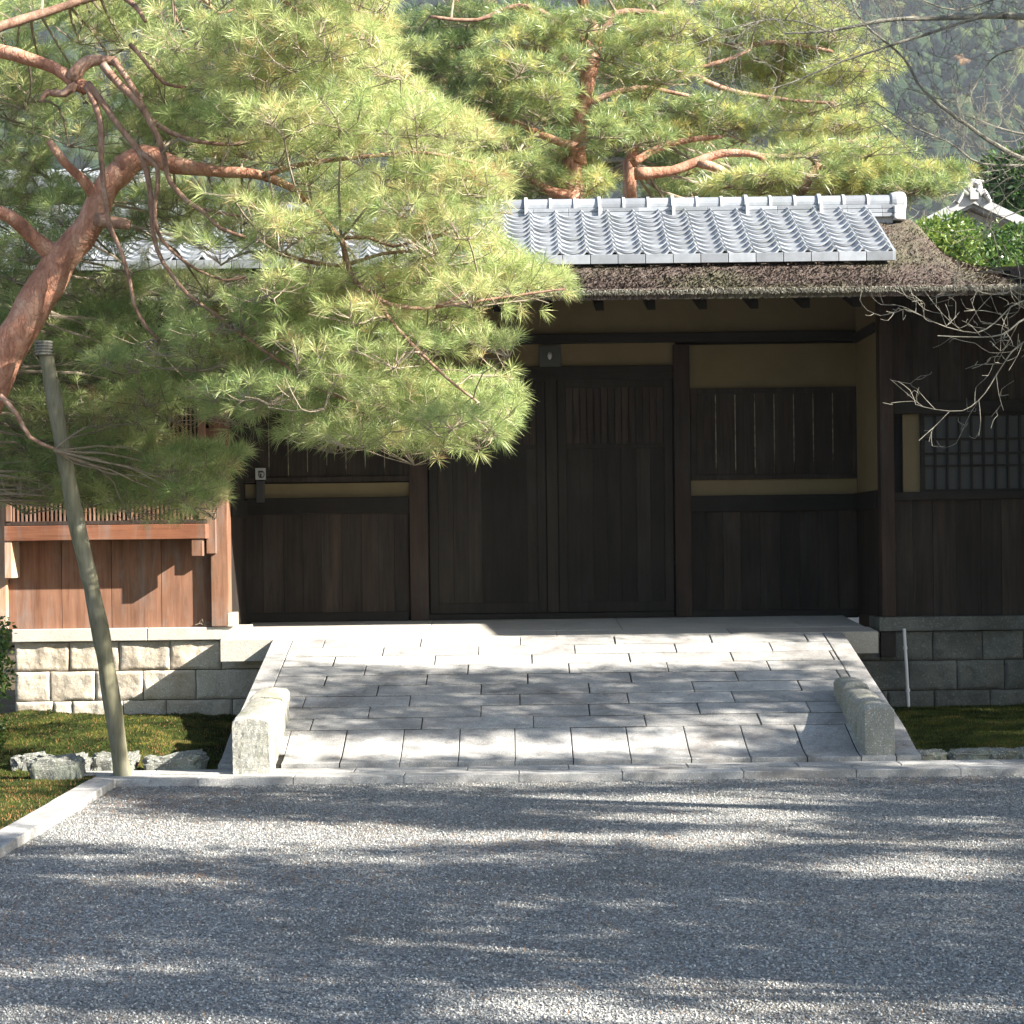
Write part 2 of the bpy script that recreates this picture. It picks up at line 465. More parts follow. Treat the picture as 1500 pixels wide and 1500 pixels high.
# fallen dry needles on the gravel
def fallen(n, cx, cy, sx, sy, z, seed, zf=None):
    g = np.random.default_rng(seed)
    x = cx + g.normal(0, sx, n); y = cy + g.normal(0, sy, n)
    a = g.random(n) * 3.1416; l = 0.04 + 0.05 * g.random(n); wv = 0.0016
    d = np.stack([np.cos(a), np.sin(a)], -1); q = np.stack([-d[:, 1], d[:, 0]], -1)
    zz = np.full(n, z) if zf is None else np.array([zf(a_, b_) for a_, b_ in zip(x, y)])
    A = np.stack([x - q[:, 0]*wv, y - q[:, 1]*wv, zz + .004], -1)
    B = np.stack([x + q[:, 0]*wv, y + q[:, 1]*wv, zz + .004], -1)
    C = np.stack([x + d[:, 0]*l, y + d[:, 1]*l, zz + .007 + .012 * g.random(n)], -1)
    return np.stack([A, B, C], 1).reshape(-1, 3), np.arange(n * 3).reshape(-1, 3), np.repeat(g.random(n), 3)
Ps, Fs, Ts, off = [], [], [], 0
for i, (cx, cy, sx, sy, n) in enumerate([(-2.1, 11.5, .4, .3, 700), (0.1, 9.6, .5, .12, 260), (-1.2, 8.7, .7, .3, 500), (-1.9, 7.6, .3, .5, 450), (1.0, 8.5, 1.4, .9, 700), (-1.0, 10.8, 1.0, .5, 500), (2.6, 11.9, .7, .12, 500), (0, 8, 1.6, 1.8, 1400)]):
    P, F, T = fallen(n, cx, cy, sx, sy, 0.004, 40 + i)
    keep = np.ones(len(F), bool)
    cx_ = P[:, 0].reshape(-1, 3)[:, 0]; cy_ = P[:, 1].reshape(-1, 3)[:, 0]
    keep = (cx_ > GX0 + .02) & (cy_ < KF - .02)
    P = P.reshape(-1, 3, 3)[keep].reshape(-1, 3); T = T.reshape(-1, 3)[keep].ravel(); F = np.arange(len(P)).reshape(-1, 3)
    Ps.append(P); Fs.append(F + off); Ts.append(T); off += len(P)
o = np_mesh('fallen_needles', np.concatenate(Ps), np.concatenate(Fs), M['dry_needle'], tone=np.concatenate(Ts))
tag(o, 'thin brown fallen pine needles strewn over the gravel', 'pine needles', kind='stuff')

# ---- stones
def nz(x, y, z): return noise.noise(Vector((x, y, z)))
def fbm(x, y, z, o=4): return noise.fractal(Vector((x, y, z)), 0.9, 2.1, o)

def slab(mb, x0, x1, ya, yb, zf, thick, gap=0.0028, gy=None, tone=None, nu=1, nv=1, lift=None):
    """a paving stone following the height profile zf(y)"""
    mb.cur = random.random() if tone is None else tone
    l = random.uniform(-.0012, .0015) if lift is None else lift
    tx = random.uniform(-.003, .003)
    b = len(mb.v)
    x0 += gap * random.uniform(.6, 1.5); x1 -= gap * random.uniform(.6, 1.5)
    gy = gap * 1.5 if gy is None else gy
    ya += gy * random.uniform(.6, 1.2); yb -= gy * random.uniform(.6, 1.2)
    ch = 0.0035
    xs = [x0, x0 + ch] + [x0 + (x1 - x0) * i / nu for i in range(1, nu)] + [x1 - ch, x1]
    ys = [ya, ya + ch] + [ya + (yb - ya) * i / nv for i in range(1, nv)] + [yb - ch, yb]
    vs, fs = [], []
    nx, ny = len(xs), len(ys)
    for j, y in enumerate(ys):
        for i, x in enumerate(xs):
            e = (i in (0, nx - 1)) or (j in (0, ny - 1))
            vs.append((x, y, zf(y) + l + tx * ((x - x0) / (x1 - x0) - .5) - (ch if e else 0) + nz(x*7, y*7, 3) * .0015))
    for j in range(ny - 1):
        for i in range(nx - 1):
            fs.append((j*nx+i, j*nx+i+1, (j+1)*nx+i+1, (j+1)*nx+i))
    # skirt
    loop = [i for i in range(nx)] + [j*nx+nx-1 for j in range(1, ny)] + [(ny-1)*nx+i for i in range(nx-2, -1, -1)] + [j*nx for j in range(ny-2, 0, -1)]
    k = len(vs)
    for q in loop:
        v = vs[q]; vs.append((v[0], v[1], v[2] - thick))
    m = len(loop)
    for a in range(m):
        c = (a + 1) % m
        fs.append((loop[a], k + a, k + c, loop[c]))
    mb.add(vs, fs)

RX0, RX1 = -1.93, 2.645          # ramp sides
RB = 12.62                        # foot of the slope
def ramp_z(y):
    if y >= DL: return 0.75
    s = (0.75 - 0.24) / (DL - 13.25)
    if y >= 13.25: return 0.75 - s * (DL - y)
    t = max(0.0, (y - RB) / (13.25 - RB))
    # smooth transition to the flat apron
    z0, z1 = 0.085, 0.24
    m1 = s * (13.25 - RB)
    return (2*t**3 - 3*t**2 + 1)*z0 + (t**3 - 2*t**2 + t)*0.02 + (-2*t**3 + 3*t**2)*z1 + (t**3 - t**2)*m1

root = empty('stone_ramp', (0.35, 13.0, 0), kind='structure')
EW = 0.165
mb = MB()
rows = 9
ys = [DL - (DL - 13.25) * i / rows for i in range(rows + 1)]
for r in range(rows):
    ph = 0.0 if r % 2 else 0.5
    wst = 0.765
    x = RX0 + EW - wst * ph - (0.12 if r % 3 == 0 else 0.0)
    while x < RX1 - EW:
        x2 = x + wst * random.uniform(.97, 1.03)
        a, b = max(x, RX0 + EW), min(x2, RX1 - EW)
        if b - a > .012: slab(mb, a, b, ys[r + 1], ys[r], ramp_z, .09, nu=4, nv=2, gy=.0155, gap=.004, tone=random.uniform(.2, .75))
        x = x2
# long slabs at the foot
x = RX0 + EW + .1
x = -1.52
xs_ = [x]
while x < 2.25: x += 0.375 * random.uniform(.95, 1.05); xs_.append(min(x, 2.25))
xs_[-1] = 2.25
if xs_[-1] - xs_[-2] < .12: xs_.pop(-2)
for a, b in zip(xs_[:-1], xs_[1:]):
    if b - a > .05: slab(mb, a, b, RB, 13.25, ramp_z, .09, nu=3, nv=8, gap=.0032, gy=.013, tone=random.uniform(.3, .75))
slab(mb, RX0 + EW, -1.52, 12.85, 13.25, ramp_z, .09, nu=3, nv=6)
slab(mb, 2.25, RX1 - EW, 12.63, 13.25, ramp_z, .09, nu=3, nv=8)
mb.build('paving', M['granite'], root)
mb = MB()
for side, (a, b) in enumerate(((RX0, RX0 + EW), (RX1 - EW, RX1))):
    yy = [DL + .02, 14.55, 13.6, 12.63]
    mb = MB()
    for q in range(3): slab(mb, a, b, yy[q + 1], yy[q], ramp_z, .12, nu=1, nv=6, gap=.003)
    mb.build('edge_stone', M['granite'], root)
# rough core under the ramp, a joint bed 12 mm below the slabs
core = MB()
core.cur = .3
ysamp = [12.64, 12.7, 12.78, 12.86, 12.94, 13.02, 13.1, 13.18, 13.25, 14, 15, DL, DL + .35]
vs, fs = [], []
for y in ysamp:
    for x in (RX0 + .015, RX1 - .015):
        vs.append((x, y, -.02)); vs.append((x, y, min(ramp_z(y), .742) - .0075))
for i in range(len(ysamp) - 1):
    b = i * 4
    fs += [(b+1, b+3, b+7, b+5), (b, b+1, b+5, b+4), (b+2, b+6, b+7, b+3)]
fs += [(0, 2, 3, 1)]
core.add(vs, fs)
core.build('bedding', M['joint'], root)

# landing in front of the doors: large flags, falling gently forwards
LX0, LX1 = -2.35, 2.93
def land_z(y): return 0.752 + 0.05 * (y - DL)
lr = empty('stone_landing', (0, 16.2, 0), kind='structure')
mb = MB()
xx = [LX0, -1.15, 0.35, 1.75, LX1]
for a, b in zip(xx[:-1], xx[1:]): slab(mb, a, b, DL, DL + .42, land_z, .17, nu=4, nv=2, gap=.0018, lift=0, tone=random.uniform(.45, .6) if a < 1.7 else .1)  # rightmost flag toned darker, the shade there put into its colour
xx = [-2.3, -.7, .9, 2.4, 2.9]
for a, b in zip(xx[:-1], xx[1:]): slab(mb, a, b, DL + .42, DG + .1, land_z, .17, nu=4, nv=2, gap=.0015, lift=0, tone=random.uniform(.45, .6))
mb.build('paving', M['landing'], lr)
mb = MB(); mb.box(RX0 + .05, RX1 - .05, DL + .12, DG + .1, -.02, .58); mb.build('bedding', M['joint'], lr)

# kerbs
ar = empty('kerb', (0, 12.4, 0), kind='structure')
mb = MB()
x = GX0 - .17
mb.cur = .5; mb.box(GX0 - .16, 9, KF + .012, 12.6, -.02, .034)
flat = lambda y: 0.055
i = 0
while x < 9:
    x2 = x + random.uniform(.62, .82) if i != 1 else x + .6
    slab(mb, x, x2, KF, 12.41, lambda y: .048, .07, nu=3, nv=2, gap=.003, tone=random.uniform(.4, .7))
    slab(mb, x - .33, x2 - .33, 12.415, 12.615, lambda y: .056, .07, nu=3, nv=2, gap=.003, tone=random.uniform(.4, .7))
    x = x2; i += 1
mb.build('kerb_stones', M['granite'], ar)
ak = empty('kerb', (-2.58, 6, 0), kind='structure')
mb = MB()
y = KF - .003
while y > -6:
    y2 = y - random.uniform(.8, 1.1)
    slab(mb, GX0 - .17, GX0, y2, y, lambda yy: 0.05, .07, nu=1, nv=3, gap=.003)
    y = y2
mb.build('kerb_stones', M['granite'], ak)

# moss beds and their edging rocks
def mound_left(x, y):
    t = min(1, max(0, (y - 12.75) / 2.0))
    u = min(1, max(0, (-2.0 - x) / .6))
    return 0.03 + 0.13 * math.sin(t * math.pi * .55) * (.35 + .65 * u) + 0.05 * fbm(x * 1.3, y * 1.3, 2) + 0.02 * fbm(x * 6, y * 6, 5)
def mound_right(x, y):
    t = min(1, max(0, (y - 12.8) / 1.5))
    return 0.05 + 0.07 * t + 0.02 * fbm(x * 1.5, y * 1.5, 9) + 0.008 * fbm(x * 7, y * 7, 5)
def mound_front(x, y):
    return 0.035 + 0.03 * fbm(x * 1.3, y * 1.3, 7) + 0.01 * fbm(x * 7, y * 7, 1)

def moss_bed(x0, x1, y0, y1, zf, n, label, cut=None, dry=.06, seed=5):
    nu, nv = int((x1 - x0) / .06), int((y1 - y0) / .06)
    o = MB().grid(lambda u, v: (x0 + u*(x1-x0), y0 + v*(y1-y0), zf(x0 + u*(x1-x0), y0 + v*(y1-y0)) - .008), nu, nv).build('moss_ground', M['moss_bed'], smooth=True)
    tag(o, kind='structure')
    g = np.random.default_rng(seed)
    x = x0 + (x1 - x0) * g.random(n); y = y0 + (y1 - y0) * g.random(n)
    z = np.array([zf(a, b) for a, b in zip(x, y)])
    l = 0.004 + 0.010 * g.random(n); a = g.random(n) * 6.28
    q = np.stack([np.cos(a), np.sin(a), 0*a], -1) * 0.0035
    p = np.stack([x, y, z - .01], -1)
    tip = p + np.stack([g.normal(0, .006, n), g.normal(0, .006, n), l + .006], -1)
    V = np.stack([p - q, p + q, tip], 1).reshape(-1, 3)
    pt = np.array([fbm(a_ * 2.2, b_ * 2.2, 4) for a_, b_ in zip(x, y)])
    tone = np.clip(.38 + pt * .8 + g.normal(0, .14, n), 0, .86)
    tone[g.random(n) < dry + np.clip(pt, 0, 1) * .25] = 1.0
    o = np_mesh('moss', V, np.arange(n * 3).reshape(-1, 3), M['moss'], tone=np.repeat(tone, 3))
    tag(o, label, 'moss', kind='stuff')
moss_bed(-4.6, RX0 - .01, 12.7, 15.98, mound_left, 70000, 'mounded green moss between the pale masonry wall and the left kerb', seed=5)
moss_bed(RX1 + .01, 6.2, 12.85, 15.98, mound_right, 60000, 'dark green moss bed below the shaded right masonry', dry=.0, seed=6)
moss_bed(-5.5, GX0 - .175, 7.5, 12.55, mound_front, 60000, 'low moss with brown needles outside the diagonal kerb', dry=.25, seed=7)

def rock(name, c, s, seed, label, group, rotz=0):
    n = 26
    vs, fs = [], []
    off = seed * 7.3
    mb = MB()
    # superellipsoid, displaced
    for j in range(n + 1):
        ph = -math.pi/2 + math.pi * j / n
        for i in range(2 * n):
            th = math.pi * i / n
            e = .34
            f = lambda a: math.copysign(abs(a) ** e, a)
            x, y, z = f(math.cos(ph)) * f(math.cos(th)), f(math.cos(ph)) * f(math.sin(th)), f(math.sin(ph))
            d = 1 + .25 * fbm(x * 1.1 + off, y * 1.1, z * 1.1) + .13 * fbm(x * 4 + off, y * 4, z * 4)
            x, y, z = x * d * s[0], y * d * s[1], z * d * s[2]
            cr, sr = math.cos(rotz), math.sin(rotz)
            vs.append((c[0] + x*cr - y*sr, c[1] + x*sr + y*cr, c[2] + z))
    for j in range(n):
        for i in range(2 * n):
            fs.append((j*2*n+i, j*2*n+(i+1) % (2*n), (j+1)*2*n+(i+1) % (2*n), (j+1)*2*n+i))
    mb.cur = .4 + .3 * random.random()
    mb.add(vs, fs)
    o = mb.build(name, M['rock'], origin=(c[0], c[1], 0), smooth=False)
    tag(o, label, 'rock', group)
    return o
gr = 'rocks edging the moss beds'
rock('edging_rock', (-2.93, 12.50, .02), (.17, .13, .14), 1, 'large grey green lichened rock at the left end of the moss edging', gr)
rock('edging_rock', (-2.63, 12.74, .02), (.155, .11, .13), 2, 'pale lichened edging rock just left of the leaning pole foot', gr, .1)
rock('edging_rock', (-2.22, 12.74, .02), (.19, .10, .12), 3, 'long pale edging rock between the pole foot and the left stone block', gr, -.05)
rock('edging_rock', (-3.22, 12.98, .04), (.14, .1, .09), 4, 'small flat topped rock behind the large lichened rock by the bush', gr, .3)
for i, (px, wd, lab) in enumerate([(1345, .13, 'low edging rock right beside the right stone block'), (1412, .16, 'widest pale rounded rock edging the right moss bed'), (1463, .12, 'dark edging rock right of the widest pale one'), (1498, .1, 'edging rock cut by the right border of the photo')]):
    c = at(px, 1096, 13.0); rock('edging_rock', (c.x, 12.82, .03), (wd, .09, .07), 10 + i, lab, gr)

P, F, T = fallen(420, .4, 13.6, 1.0, .8, 0, 91, lambda x, y: (land_z(y) if y >= DL else ramp_z(y)) + .003)
cx_ = P[:, 0].reshape(-1, 3)[:, 0]; cy_ = P[:, 1].reshape(-1, 3)[:, 0]
cy_ = P[:, 1].reshape(-1, 3)[:, 0]
keep = (cx_ > RX0 + .05) & (cx_ < RX1 - .05) & (cy_ > 12.3) & (cy_ < 16.8)
P = P.reshape(-1, 3, 3)[keep].reshape(-1, 3); T = T.reshape(-1, 3)[keep].ravel()
o = np_mesh('fallen_needles', P, np.arange(len(P)).reshape(-1, 3), M['dry_needle'], tone=T)
tag(o, 'few brown pine needles lying on the paved ramp', 'pine needles', kind='stuff')
# ================================================================ GATEHOUSE
G = empty('wooden_gatehouse', (0, DG, 0), 'dark timber gatehouse with grey tiled ridge, bark roof and ochre plaster panels', 'gatehouse')

def masonry(x0, x1, D, rows, m, name, parent, deep=.25, seed=1, jit=.012, joints=None):
    """courses of rough-faced blocks: rows = [(z0, z1)], joints = list of x lists"""
    random.seed(seed)
    mb = MB()
    for r, (z0, z1) in enumerate(rows):
        xs = [x0] + [j for j in joints[r] if x0 < j < x1] + [x1]
        for a, b in zip(xs[:-1], xs[1:]):
            mb.cur = random.uniform(.2, .85)
            ga = .0035
            a2, b2, c2, d2 = a + ga, b - ga, z0 + ga, z1 - ga
            nu, nv = max(6, int((b2 - a2) / .012)), max(6, int((d2 - c2) / .012))
            sd = random.random() * 50
            def f(u, v):
                x, z = a2 + u*(b2-a2), c2 + v*(d2-c2)
                e = min(u * (b2-a2), (1-u) * (b2-a2), v * (d2-c2), (1-v) * (d2-c2))
                k = min(1, e / .022) ** .5
                h = (.008 + .016 * (fbm(x*5 + sd, z*5, sd, 5) + .3)) * k
                wob = .004 * nz(x*9, z*9, 1) * (1 - k)
                return (x + wob, D - h, z + wob)
            mb.grid(f, nu, nv)
            # returns going back into the wall
            mb.add([(a2, D, c2), (b2, D, c2), (b2, D, d2), (a2, D, d2), (a2, D+deep, c2), (b2, D+deep, c2), (b2, D+deep, d2), (a2, D+deep, d2)],
                   [(0,4,5,1),(1,5,6,2),(2,6,7,3),(3,7,4,0)])
    o = mb.build(name, m, parent, smooth=True)
    back = MB(); back.box(x0 + .01, x1 - .01, D + .012, D + deep, rows[-1][0] - .05, rows[0][1] - .005)
    back.build(name + '_joints', M['joint'], parent)
    return o

capz1 = 0.84
def X16(px, py=960): return at(px, py, DF).x
capz0 = 0.735
r1, r2, r3 = (0.49, 0.73), (0.245, 0.49), (-0.03, 0.245)
masonry(X16(22), -1.5, DF, [r1, r2, r3], M['masonry'], 'foundation_wall', G, seed=4,
        joints=[[X16(x) for x in (102, 175, 250, 325)], [X16(x) for x in (73, 140, 210, 287)], [X16(x) for x in (78, 105, 180, 243, 340)]])
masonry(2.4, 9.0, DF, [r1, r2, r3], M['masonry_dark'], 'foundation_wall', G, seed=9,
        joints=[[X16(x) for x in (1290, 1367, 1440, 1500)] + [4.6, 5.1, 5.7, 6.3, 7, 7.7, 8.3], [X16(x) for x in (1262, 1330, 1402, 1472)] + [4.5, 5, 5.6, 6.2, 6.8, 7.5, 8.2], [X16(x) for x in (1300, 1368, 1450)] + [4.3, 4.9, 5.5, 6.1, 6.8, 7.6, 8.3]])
# cap stones
mb = MB(); random.seed(3)
for a, b in ((X16(20), -3.0), (-3.0, -2.19)):
    mb.cur = random.uniform(.5, .8); mb.box(a + .002, b - .002, DF - .05, DF + .4, capz0, capz1)
mb.build('cap_stone', M['landing'], G, bevel=.006)
mb = MB()
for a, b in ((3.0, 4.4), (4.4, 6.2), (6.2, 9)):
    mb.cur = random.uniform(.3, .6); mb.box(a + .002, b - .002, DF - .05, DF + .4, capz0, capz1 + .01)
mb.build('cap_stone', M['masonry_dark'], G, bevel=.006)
# base stone below the recess post
mb = MB(); mb.cur = .6; x0, x1, z0, z1 = rect(333, 898, 343, 913, 15.93); mb.box(x0, x1, 15.93, 16.2, capz1 + .001, z1); mb.build('post_base', M['landing'], G, bevel=.005)

def planks(mb, x0, x1, D, z0, z1, wid, th=.02, jit=.15, gap=.003):
    x = x0
    while x < x1 - .02:
        w_ = min(wid * random.uniform(1 - jit, 1 + jit), x1 - x)
        if x1 - (x + w_) < wid * .4: w_ = x1 - x
        mb.cur = random.random()
        mb.box(x + gap / 2, x + w_ - gap / 2, D - th - random.uniform(0, .003), D, z0, z1)
        x += w_

zb = land_z(DG) + .002                   # foot of the gate wall
# --- dark backing so nothing shows through the plank gaps
mb = MB(); mb.cur = .2; mb.box(-2.6, 3.4, DG + .03, DG + .08, zb - .02, 3.9); mb.build('wall_backing', M['dark_beam'], G)
# plaster panels
def part_px(name, m, args, depth=.05, out=0.0, bevel=0.0, tone=.5, D=DG):
    mb = MB()
    for a in args:
        mb.cur = tone if tone is not None else random.random()
        mb.px(*a, D, depth, out)
    return mb.build(name, m, G, bevel=bevel)
x0, x1, z0, z1 = rect(360, 400, 1290, 492, DG)
mb = MB(); mb.box(-2.5, 3.3, DG - .01, DG + .03, z0, 4.05); mb.build('plaster_panel', M['plaster'], G)
part_px('plaster_panel', M['plaster'], [(628, 503, 989, 540)], .03, .0)
part_px('plaster_panel', M['plaster'], [(1010, 504, 1256, 570)], .03, .0)
part_px('plaster_panel', M['plaster'], [(1010, 700, 1256, 726)], .03, .0)
part_px('plaster_panel', M['plaster'], [(360, 708, 602, 734)], .03, .0)
part_px('plaster_panel', M['plaster'], [(360, 510, 602, 575)], .03, .0)
# header beam and posts
def beam_px(name, a, out, depth=.12, m='dark_beam', tone=.6, D=DG, bevel=.006):
    mb = MB(); mb.cur = tone; mb.px(*a, D, depth, out); return mb.build(name, M[m], G, bevel=bevel)
beam_px('header_beam', (355, 490, 1292, 504), .06)
def post(name, px0, px1, pyt, out, D=DG, m='post_wood', zt=None, zbot=None, depth=.15, tone=.5, bevel=.008):
    x0 = at(px0, 700, D).x; x1 = at(px1, 700, D).x
    z1 = at((px0 + px1)/2, pyt, D).z if zt is None else zt
    mb = MB(); mb.cur = tone; mb.box(x0, x1, D - out, D - out + depth, zb if zbot is None else zbot, z1)
    return mb.build(name, M[m], G, bevel=bevel)
post('door_post', 600, 627, 505, .05)
post('door_post', 988, 1012, 505, .05, m='post_wood', tone=.35)
# lintel
beam_px('lintel', (627, 537, 988, 558), .035, .09)
# side panels of boards, rails
for (a, b, dy) in ((1012, 1257, 0), (358, 600, 4)):
    beam_px('rail', (a, 725 + dy, b, 749 + dy), .045, .09, tone=.15)
    beam_px('rail', (a, 893 + dy, b, 906 + dy), .03, .07, tone=.5)
    x0, x1, z0, z1 = rect(a, 749 + dy, b, 893 + dy, DG)
    mb = MB(); planks(mb, x0, x1, DG + .012, z0 - .01, z1 + .01, .16, .02); mb.build('board_panel', M['dark_wood'], G)
    # slatted window: boards with narrow slits, pale strips in them stand in for backlight
    x0, x1, z0, z1 = rect(a, 568 + dy, b, 702 + dy, DG)
    fr = MB(); fr.cur = .5
    fr.box(x0, x1, DG - .03, DG + .02, z1 - .045, z1); fr.box(x0, x1, DG - .03, DG + .02, z0, z0 + .045)
    fr.box(x0, x0 + .05, DG - .028, DG + .02, z0 + .045, z1 - .045); fr.box(x1 - .05, x1, DG - .028, DG + .02, z0 + .045, z1 - .045)
    wobj = fr.build('slat_window', M['dark_wood'], G, bevel=.003)
    sl = MB()
    xa, xb = x0 + .05, x1 - .05
    n = 8; st = (xb - xa) / n
    for i in range(n):
        sl.cur = random.uniform(.2, .9)
        sl.box(xa + i*st + (.0045 if i else 0), xa + (i+1)*st - (.0045 if i < n-1 else 0), DG - .015, DG + .004, z0 + .045, z1 - .045)
    sl.build('slats', M['dark_wood'], wobj)
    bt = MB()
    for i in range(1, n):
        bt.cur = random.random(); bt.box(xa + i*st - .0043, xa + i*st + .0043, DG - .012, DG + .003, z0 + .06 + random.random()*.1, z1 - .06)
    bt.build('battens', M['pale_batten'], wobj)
    bk = MB(); bk.box(xa, xb, DG + .022, DG + .029, z0 + .05, z1 - .05); bk.build('backing_screen', M['plaster'], wobj)
# threshold
mb = MB(); mb.cur = .4; x0, x1, z0, z1 = rect(627, 895, 988, 908, DG); mb.box(x0, x1, DG - .04, DG + .03, zb, zb + .05); mb.build('threshold', M['dark_beam'], G, bevel=.004)
# doors
def door(px0, px1):
    x0 = at(px0, 700, DG).x; x1 = at(px1, 700, DG).x
    z1 = at(800, 557, DG).z; z0 = zb + .055
    fr = MB(); fr.cur = .4
    s = .075
    fr.box(x0, x0 + s, DG - .02, DG + .025, z0, z1); fr.box(x1 - s, x1, DG - .02, DG + .025, z0, z1)
    fr.box(x0 + s, x1 - s, DG - .018, DG + .025, z1 - .07, z1); fr.box(x0 + s, x1 - s, DG - .018, DG + .025, z0, z0 + .09)
    zm = at(800, 655, DG).z
    fr.box(x0 + s, x1 - s, DG - .016, DG + .025, zm - .02, zm + .02)
    d = fr.build('door', M['door_wood'], G, bevel=.003)
    pn = MB(); planks(pn, x0 + s, x1 - s, DG + .015, z0 + .09, zm - .02, .13, .018)
    pn.build('board_panel', M['door_wood'], d)
    sl = MB(); xa, xb = x0 + s, x1 - s
    n = 14; st = (xb - xa) / n
    for i in range(n):
        sl.cur = random.uniform(.3, 1); sl.box(xa + i*st + .004, xa + (i+1)*st - .004, DG - .008, DG + .008, zm + .02, z1 - .07)
    sl.build('slats', M['dark_wood'], d)
    bk = MB(); bk.cur = .1; bk.box(xa, xb, DG + .01, DG + .024, zm + .02, z1 - .07); bk.build('backing_board', M['door_wood'], d)
    return d
door(629, 800); door(818, 986)
beam = MB(); beam.cur = .8
x0 = at(801, 700, DG).x; x1 = at(817, 700, DG).x
beam.box(x0, x1, DG - .035, DG + .02, zb + .055, at(800, 557, DG).z); beam.build('door_stile', M['door_wood'], G, bevel=.004)

# right return wall of the recess (runs from the gate wall to the flank post)
XR0 = at(1288, 600, DF).x
XR = XR0
def ret(name, y0_, y1_, za, zc, x, th, m, inward=0.0, sgn=1, tone=.5):
    mb = MB(); mb.cur = tone
    if sgn > 0: mb.box(x - inward, x + th, y0_, y1_, za, zc)
    else: mb.box(x - th, x + inward, y0_, y1_, za, zc)
    return mb.build(name, m, G, bevel=.003)
zt = 3.9
zr0, zr1 = at(1256, 748, DG).z, at(1256, 723, DG).z
zh0, zh1 = at(1256, 504, DG).z, at(1256, 490, DG).z
XL = at(333, 700, DF).x
for x, s in ((XR, 1), (XL, -1)):
    if s > 0: ret('plaster_panel', DF + .12, DG - .062, zr1, zh0, x, .04, M['plaster'], sgn=s)
    if s > 0: ret('plaster_panel', DF + .12, DG - .062, zh1, zt, x, .04, M['plaster'], sgn=s)
    ret('header_beam', DF + .12, DG - .062, zh0, zh1, x, .05, M['dark_beam'], inward=.02, sgn=s)
    ret('rail', DF + .12, DG - .047, zr0, zr1, x, .05, M['dark_beam'], inward=.025, sgn=s, tone=.2)
    mb = MB()
    y = DF + .12
    while y < DG - .06:
        y2 = min(y + .155, DG - .05); mb.cur = random.random()
        if s > 0: mb.box(x, x + .02, y + .0015, y2 - .0015, capz1 + .012, zr0)
        else: mb.box(x - .02, x, y + .0015, y2 - .0015, capz1 + .012, 3.6)
        y = y2
    mb.build('board_panel', M['dark_wood'], G)
# base rail of the returns
mb = MB(); mb.cur = .4
mb.box(XR, XR + .05, DF + .1, DG - .05, .74, .85); mb.build('base_rail', M['dark_beam'], G)
mb = MB(); mb.cur = .4
mb.box(XL - .05, XL, DF + .25, DG - .05, .74, .85); mb.build('base_rail', M['dark_beam'], G)
# right flank post
mb = MB(); mb.cur = .45
mb.box(XR + .002, XR + .115, DF - .03, DF + .118, capz1 + .012, 3.62); mb.build('corner_post', M['post_wood'], G, bevel=.008)
# left flank post (sunlit, reddish)
mb = MB(); mb.cur = .6
xl0 = at(311, 850, DF).x
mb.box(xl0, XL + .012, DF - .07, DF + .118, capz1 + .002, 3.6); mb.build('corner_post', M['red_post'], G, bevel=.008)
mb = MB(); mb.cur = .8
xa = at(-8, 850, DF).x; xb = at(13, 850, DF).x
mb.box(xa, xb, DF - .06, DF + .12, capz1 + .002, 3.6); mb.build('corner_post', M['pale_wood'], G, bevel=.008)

# ---- left bay: sunlit boards below a projecting lattice window
bx0, bx1 = xb, xl0
mb = MB()
seams = [bx0] + [at(p, 850, DF).x for p in (91, 164, 237)] + [bx1]
for a, b in zip(seams[:-1], seams[1:]):
    mb.cur = random.uniform(.45, .75); mb.box(a + .0025, b - .0025, DF, DF + .03, capz1 + .002, at(150, 765, DF).z)
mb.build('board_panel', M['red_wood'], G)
mb = MB(); mb.cur = .1; mb.box(bx0, bx1, DF + .034, DF + .1, capz1, 3.6); mb.build('wall_backing', M['dark_beam'], G)
PJ = .27                                  # how far the window box stands out
BOXX1 = at(302, 780, DF - PJ).x
BOXX0 = at(6, 780, DF - PJ).x
zs0, zs1 = at(150, 791, DF - PJ).z, at(150, 769, DF - PJ).z
lw = MB(); lw.cur = .6
lw.box(BOXX0, BOXX1, DF - PJ, DF - .002, zs0, zs1)
win = lw.build('lattice_window', M['red_beam'], G, bevel=.005)
mb = MB(); mb.cur = .7; mb.box(BOXX0 + .01, BOXX1 - .01, DF - PJ + .02, DF - .002, zs1 + .002, zs1 + .035); mb.build('sill', M['post_wood'], win, bevel=.004)
ztop = 2.75
mb = MB(); mb.cur = .5
mb.box(BOXX1 - .06, BOXX1 - .002, DF - PJ + .012, DF - PJ + .08, zs1 + .036, ztop); mb.box(BOXX0 + .012, BOXX0 + .06, DF - PJ + .012, DF - PJ + .08, zs1 + .036, ztop)
mb.box(BOXX0, BOXX1, DF - PJ, DF, ztop, ztop + .08)
mb.build('window_frame', M['red_post'], win, bevel=.004)
mb = MB()
n = int((BOXX1 - BOXX0 - .12) / .034)
for i in range(n):
    x = BOXX0 + .062 + i * (BOXX1 - BOXX0 - .124) / n
    mb.cur = random.random(); mb.box(x + .006, x + .02, DF - PJ + .03, DF - PJ + .05, zs1 + .036, ztop)
mb.build('lattice', M['red_wood'], win)
mb = MB(); mb.cur = .3; mb.box(BOXX1 - .05, BOXX1 - .03, DF - PJ + .081, DF - .002, zs1 + .036, ztop); mb.build('side_board', M['red_wood'], win)
mb = MB(); mb.cur = .15; mb.box(BOXX0 + .02, BOXX1 - .06, DF - .05, DF - .03, zs1 + .036, ztop); mb.build('back_board', M['dark_wood'], win)
